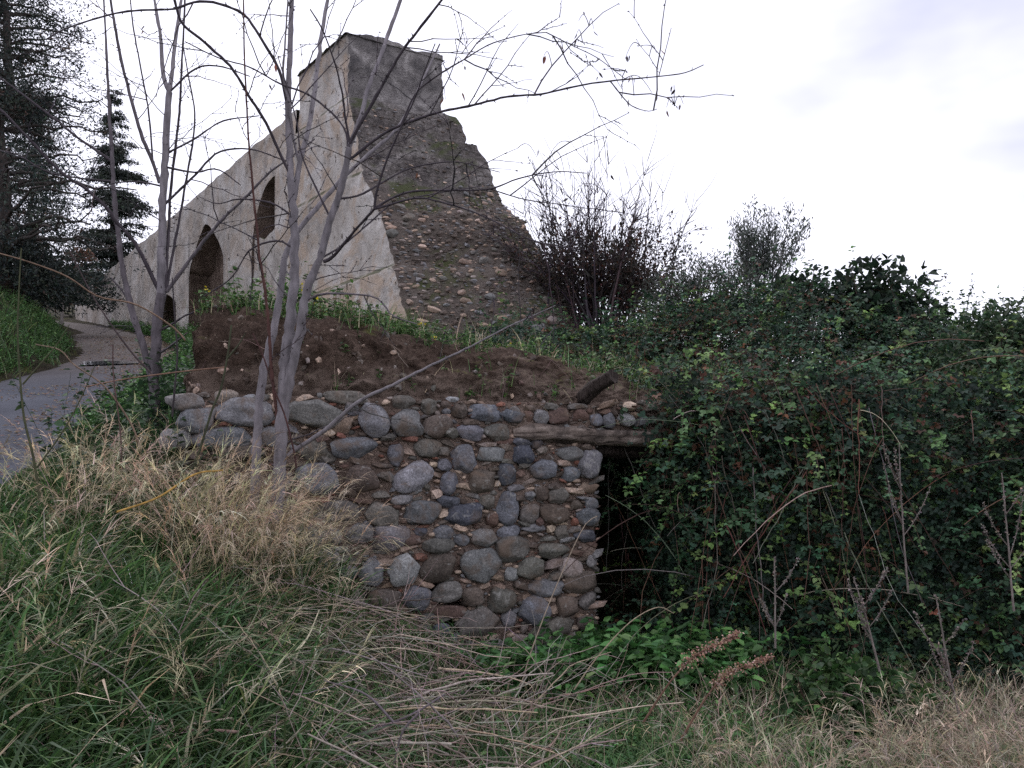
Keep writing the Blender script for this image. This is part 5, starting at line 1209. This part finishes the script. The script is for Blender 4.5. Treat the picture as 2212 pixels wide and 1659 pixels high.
# ivy-like bramble sprigs around the left tree
q = np.concatenate([blob(70, -2.75, 7.1, .22, .3), blob(60, -2.5, 6.2, .3, .25), blob(50, -2.95, 8.2, .3, .5)])
herb('bramble_sprouts', 'dark leafy bramble sprouts around the foot of the roadside tree', q, .75, .06, .045, ([(.03, .06, .03), (.05, .09, .04)], [.6, .4]), 16)
# leaf litter and chaff on the road
n = 3600; y = rng.uniform(6, 24, n); u = np.clip(rng.beta(2.2, 1.0, n), 0, 1) ; xl = np.interp(y, RY, RXL); xr = np.interp(y, RY, RXR); x = xl + (xr - xl) * u
ok = fbm(np.stack([x * .7, y * .7, 0 * x], -1), 501, 2) + .9 * (u > .7) + .04 * (y - 8) > .25; x, y = x[ok], y[ok]; n = len(x)
p = np.stack([x, y, road_z(y) + .022], 1); mb = MB(); a = rng.uniform(0, 6.28, n)
mb.put(*leaves(p, np.stack([np.cos(a), np.sin(a), .18 + rng.normal(0, .12, n)], 1), np.array([0, 0, 1.0]) + rng.normal(0, .25, (n, 3)), rng.uniform(.03, .07, n), rng.uniform(.015, .035, n), mixcol([(.27, .20, .15), (.20, .135, .095), (.33, .26, .20)], [.5, .3, .2], n)))
add('leaf_litter', mb.mesh('leaf_litter'), M_STRAW, None, 'pale brown fallen leaves strewn on the road', 'leaves', kind='stuff')
# puddle
pu = np.array([((245 - CX) / F * 15.6), 15.6]); th = np.linspace(0, 2 * np.pi, 28, endpoint=False); rr = 1 + .3 * np.sin(th * 3 + 1) + .15 * np.sin(th * 5)
pv = np.stack([pu[0] + .55 * rr * np.cos(th), pu[1] + .35 * rr * np.sin(th)], 1); pz = road_z(pv[:, 1]) + .03
pm = NT('puddle_water'); M_WATER = pm.finish((.05, .05, .055), .04, None, .5)
V = np.column_stack([pv, pz]); V = np.vstack([V, V.mean(0)]); add('puddle', mesh_np('puddle', V, [[k, (k + 1) % 28, 28] for k in range(28)]), M_WATER, kind='structure')

# ------------------------------------------------------------------ single canes and dead stalks
def cane(label, pts, Y, w0, w1, col, dy=0.0, thorns=True, side=(), name='bramble_cane', cat='cane'):
    sp = catmull(np.array(pts, float), 26); yy = Y + dy * np.linspace(0, 1, 26)
    pw = np.stack([(sp[:, 0] - CX) / F * yy, yy, EYE + (HY - sp[:, 1]) / F * yy], 1); t = np.linspace(0, 1, 26)
    r = (w0 + (w1 - w0) * t) / F * Y * .5; mb = MB(); mb.put(*tubes(pw[None], r[None], 6, col))
    for q in side:
        s2 = catmull(np.array(q, float), 14); p2 = np.stack([(s2[:, 0] - CX) / F * Y, np.full(14, Y), EYE + (HY - s2[:, 1]) / F * Y], 1)
        mb.put(*tubes(p2[None], np.linspace(r.mean(), r.mean() * .4, 14)[None], 5, col))
    if thorns:
        k = rng.integers(1, 25, 26); od = rand_dir(26); mb.put(*tubes(np.stack([pw[k], pw[k] + od * .013], 1), np.tile([.003, .0006], (26, 1)), 3, np.array(col) * .8))
    return add(name, mb.mesh(name, True), M_TWIG, None, label, cat)
cane('tall green brown stem at the left edge with one side shoot', [(86,1075),(71,983),(52,903),(43,811),(38,720),(41,628),(46,536)], 5.0, 6, 2.5, (.07, .075, .04), side=[[(49,830),(92,781),(123,744),(150,701)], [(80,1010),(130,940),(170,870),(205,790)]])
cane('tan cane arching across the road from the tree to the left edge', [(400,735),(374,707),(294,658),(211,640),(144,597),(60,565),(-10,545)], 5.6, 4, 2.5, (.20, .135, .095), -.6)
cane('pale cane curving down over the road surface', [(300,960),(285,919),(245,857),(214,824),(159,787),(129,756),(77,744)], 5.4, 4.5, 2, (.21, .15, .11), -.3)
cane('straight tan cane reaching from the road to the earth bank', [(181,836),(276,818),(398,802),(490,793)], 5.6, 2.5, 3.5, (.20, .12, .085), .3)
cane('dark thin stem leaning against the roadside tree', [(330,810),(285,762),(236,695),(196,631),(150,540)], 6.3, 5, 2.5, (.06, .045, .045))
cane('green bramble stem standing before the left corner of the cobble wall', [(405,1040),(431,973),(458,886),(477,840),(491,771),(500,702)], 5.5, 6, 4, (.055, .06, .035), side=[[(490,775),(515,745),(530,720)]])
cane('thorny red brown cane crossing in front of the grey trunks', [(640,1010),(635,975),(615,897),(592,840),(569,771),(546,720)], 5.4, 4.5, 3, (.075, .038, .036), -.2)
cane('upright brown shoot at the near edge of the road', [(262,1000),(260,934),(245,811),(244,744)], 5.3, 3.5, 2.5, (.09, .055, .05))
cane('dark stem between the roadside tree and the earth bank', [(372,900),(380,810),(383,760),(378,690),(372,600)], 6.2, 5, 3, (.05, .042, .045))
cane('yellow cane lying over the grass of the bank', [(252,1106),(340,1075),(420,1025),(482,1016)], 4.6, 5, 4.5, (.36, .22, .06), .5, False)
cane('pale straw stem slanting before the right half of the cobble wall', [(1120,1500),(1150,1400),(1200,1270),(1260,1140),(1290,1115)], 5.6, 3.5, 2, (.30, .24, .18), .4, False, name='straw_stem', cat='stem')
cane('pale grass stem arching over the nettles at the wall corner', [(1240,1490),(1290,1420),(1360,1345),(1420,1312),(1455,1325)], 5.2, 3.5, 2, (.30, .24, .17), .2, False, name='straw_stem', cat='stem')
cane('thick purplish fallen branch on top of the brushwood', [(490,1620),(560,1625),(640,1610),(760,1590),(850,1560),(905,1535),(960,1500)], 3.7, 8, 5, (.15, .125, .135), .5, False, side=[[(905,1540),(870,1580),(850,1650)], [(850,1560),(790,1500),(700,1470)]], name='fallen_branch', cat='branch')

def stalk(label, base, top, Y, nb, col=(.20, .17, .155)):
    b, t_ = P(*base, Y), P(*top, Y); L = np.linalg.norm(t_ - b); root = thing('dead_stalk', label, 'stalk', 'dead flower stalks before the thicket')
    T = zigzag(b[None], (t_ - b)[None], np.array([L]), 14, .03); mb = MB(); mb.put(*tubes(T, np.linspace(.007, .003, 14)[None], 5, col)); add('stem', mb.mesh('stem'), M_TWIG, root)
    k = rng.integers(3, 11, nb); dd_ = unit(np.stack([rng.choice([-1, 1], nb) * rng.uniform(.5, 1.1, nb), rng.normal(0, .5, nb), np.ones(nb)], 1))
    B = zigzag(T[0, k], dd_, L * rng.uniform(.25, .5, nb), 10, .04, .08); sm = MB(); sm.put(*tubes(B, np.linspace(.004, .002, 10)[None].repeat(nb, 0), 4, col))
    A2 = np.concatenate([B, T[:, -10:]]); m = len(A2) * 34; i = rng.integers(0, len(A2), m); kk = rng.uniform(2, 8.99, m); ki = kk.astype(int); fr = (kk - ki)[:, None]
    p = A2[i, ki] * (1 - fr) + A2[i, ki + 1] * fr; sm.put(*leaves(p, rand_dir(m), rand_dir(m), np.full(m, .016), np.full(m, .011), vary((.23, .20, .18), m, .25)))
    add('seed_spikes', sm.mesh('seed_spikes'), M_STRAW, root, kind='stuff'); return root
stalk('dead grey stalk with forked spikes highest up in the brambles', (1962,1280), (1925,960), 5.9, 5)
stalk('slim dead grey stalk directly right of the nettles', (1675,1400), (1678,1205), 5.4, 4)
stalk('many branched dead grey stalk over the fresh bramble bush', (1900,1450), (1856,1245), 4.9, 7)
stalk('dead grey stalk bending up between the bramble bush and the right edge', (2075,1560), (2008,1285), 4.7, 6)
stalk('dead grey stalk near the right edge of the picture', (2190,1320), (2170,1020), 5.4, 6)

def dock(label, pts, Y):
    sp = catmull(np.array(pts, float), 24); pw = np.stack([P(a[0], a[1], Y) for a in sp]); root = thing('dried_dock', label, 'plant', 'dried dock seed heads in the field')
    mb = MB(); mb.put(*tubes(pw[None], np.linspace(.006, .002, 24)[None], 5, (.15, .085, .06))); add('stem', mb.mesh('stem'), M_TWIG, root)
    m = 430; kf = rng.uniform(11, 22.99, m); k = kf.astype(int); fr_ = (kf - k)[:, None]; p = pw[k] * (1 - fr_) + pw[k + 1] * fr_ + rng.normal(0, 1, (m, 3)) * (.004 + .016 * np.abs(np.sin(kf * 1.9)) * (1.15 - (kf - 11) / 14))[:, None]; lm = MB()
    lm.put(*leaves(p, rand_dir(m), rand_dir(m), rng.uniform(.007, .017, m), rng.uniform(.006, .012, m), mixcol([(.42, .26, .20), (.30, .16, .115), (.55, .40, .33)], [.5, .3, .2], m))); add('seed_head', lm.mesh('seed_head'), M_STRAW, root, kind='stuff'); return root
dock('rusty brown dried dock spike leaning over the nettles', [(1390,1560),(1450,1470),(1510,1411),(1560,1388),(1597,1366)], 4.3)
dock('rusty brown dried dock spike below and right of the other', [(1470,1600),(1530,1500),(1576,1454),(1630,1432),(1668,1416)], 4.2)
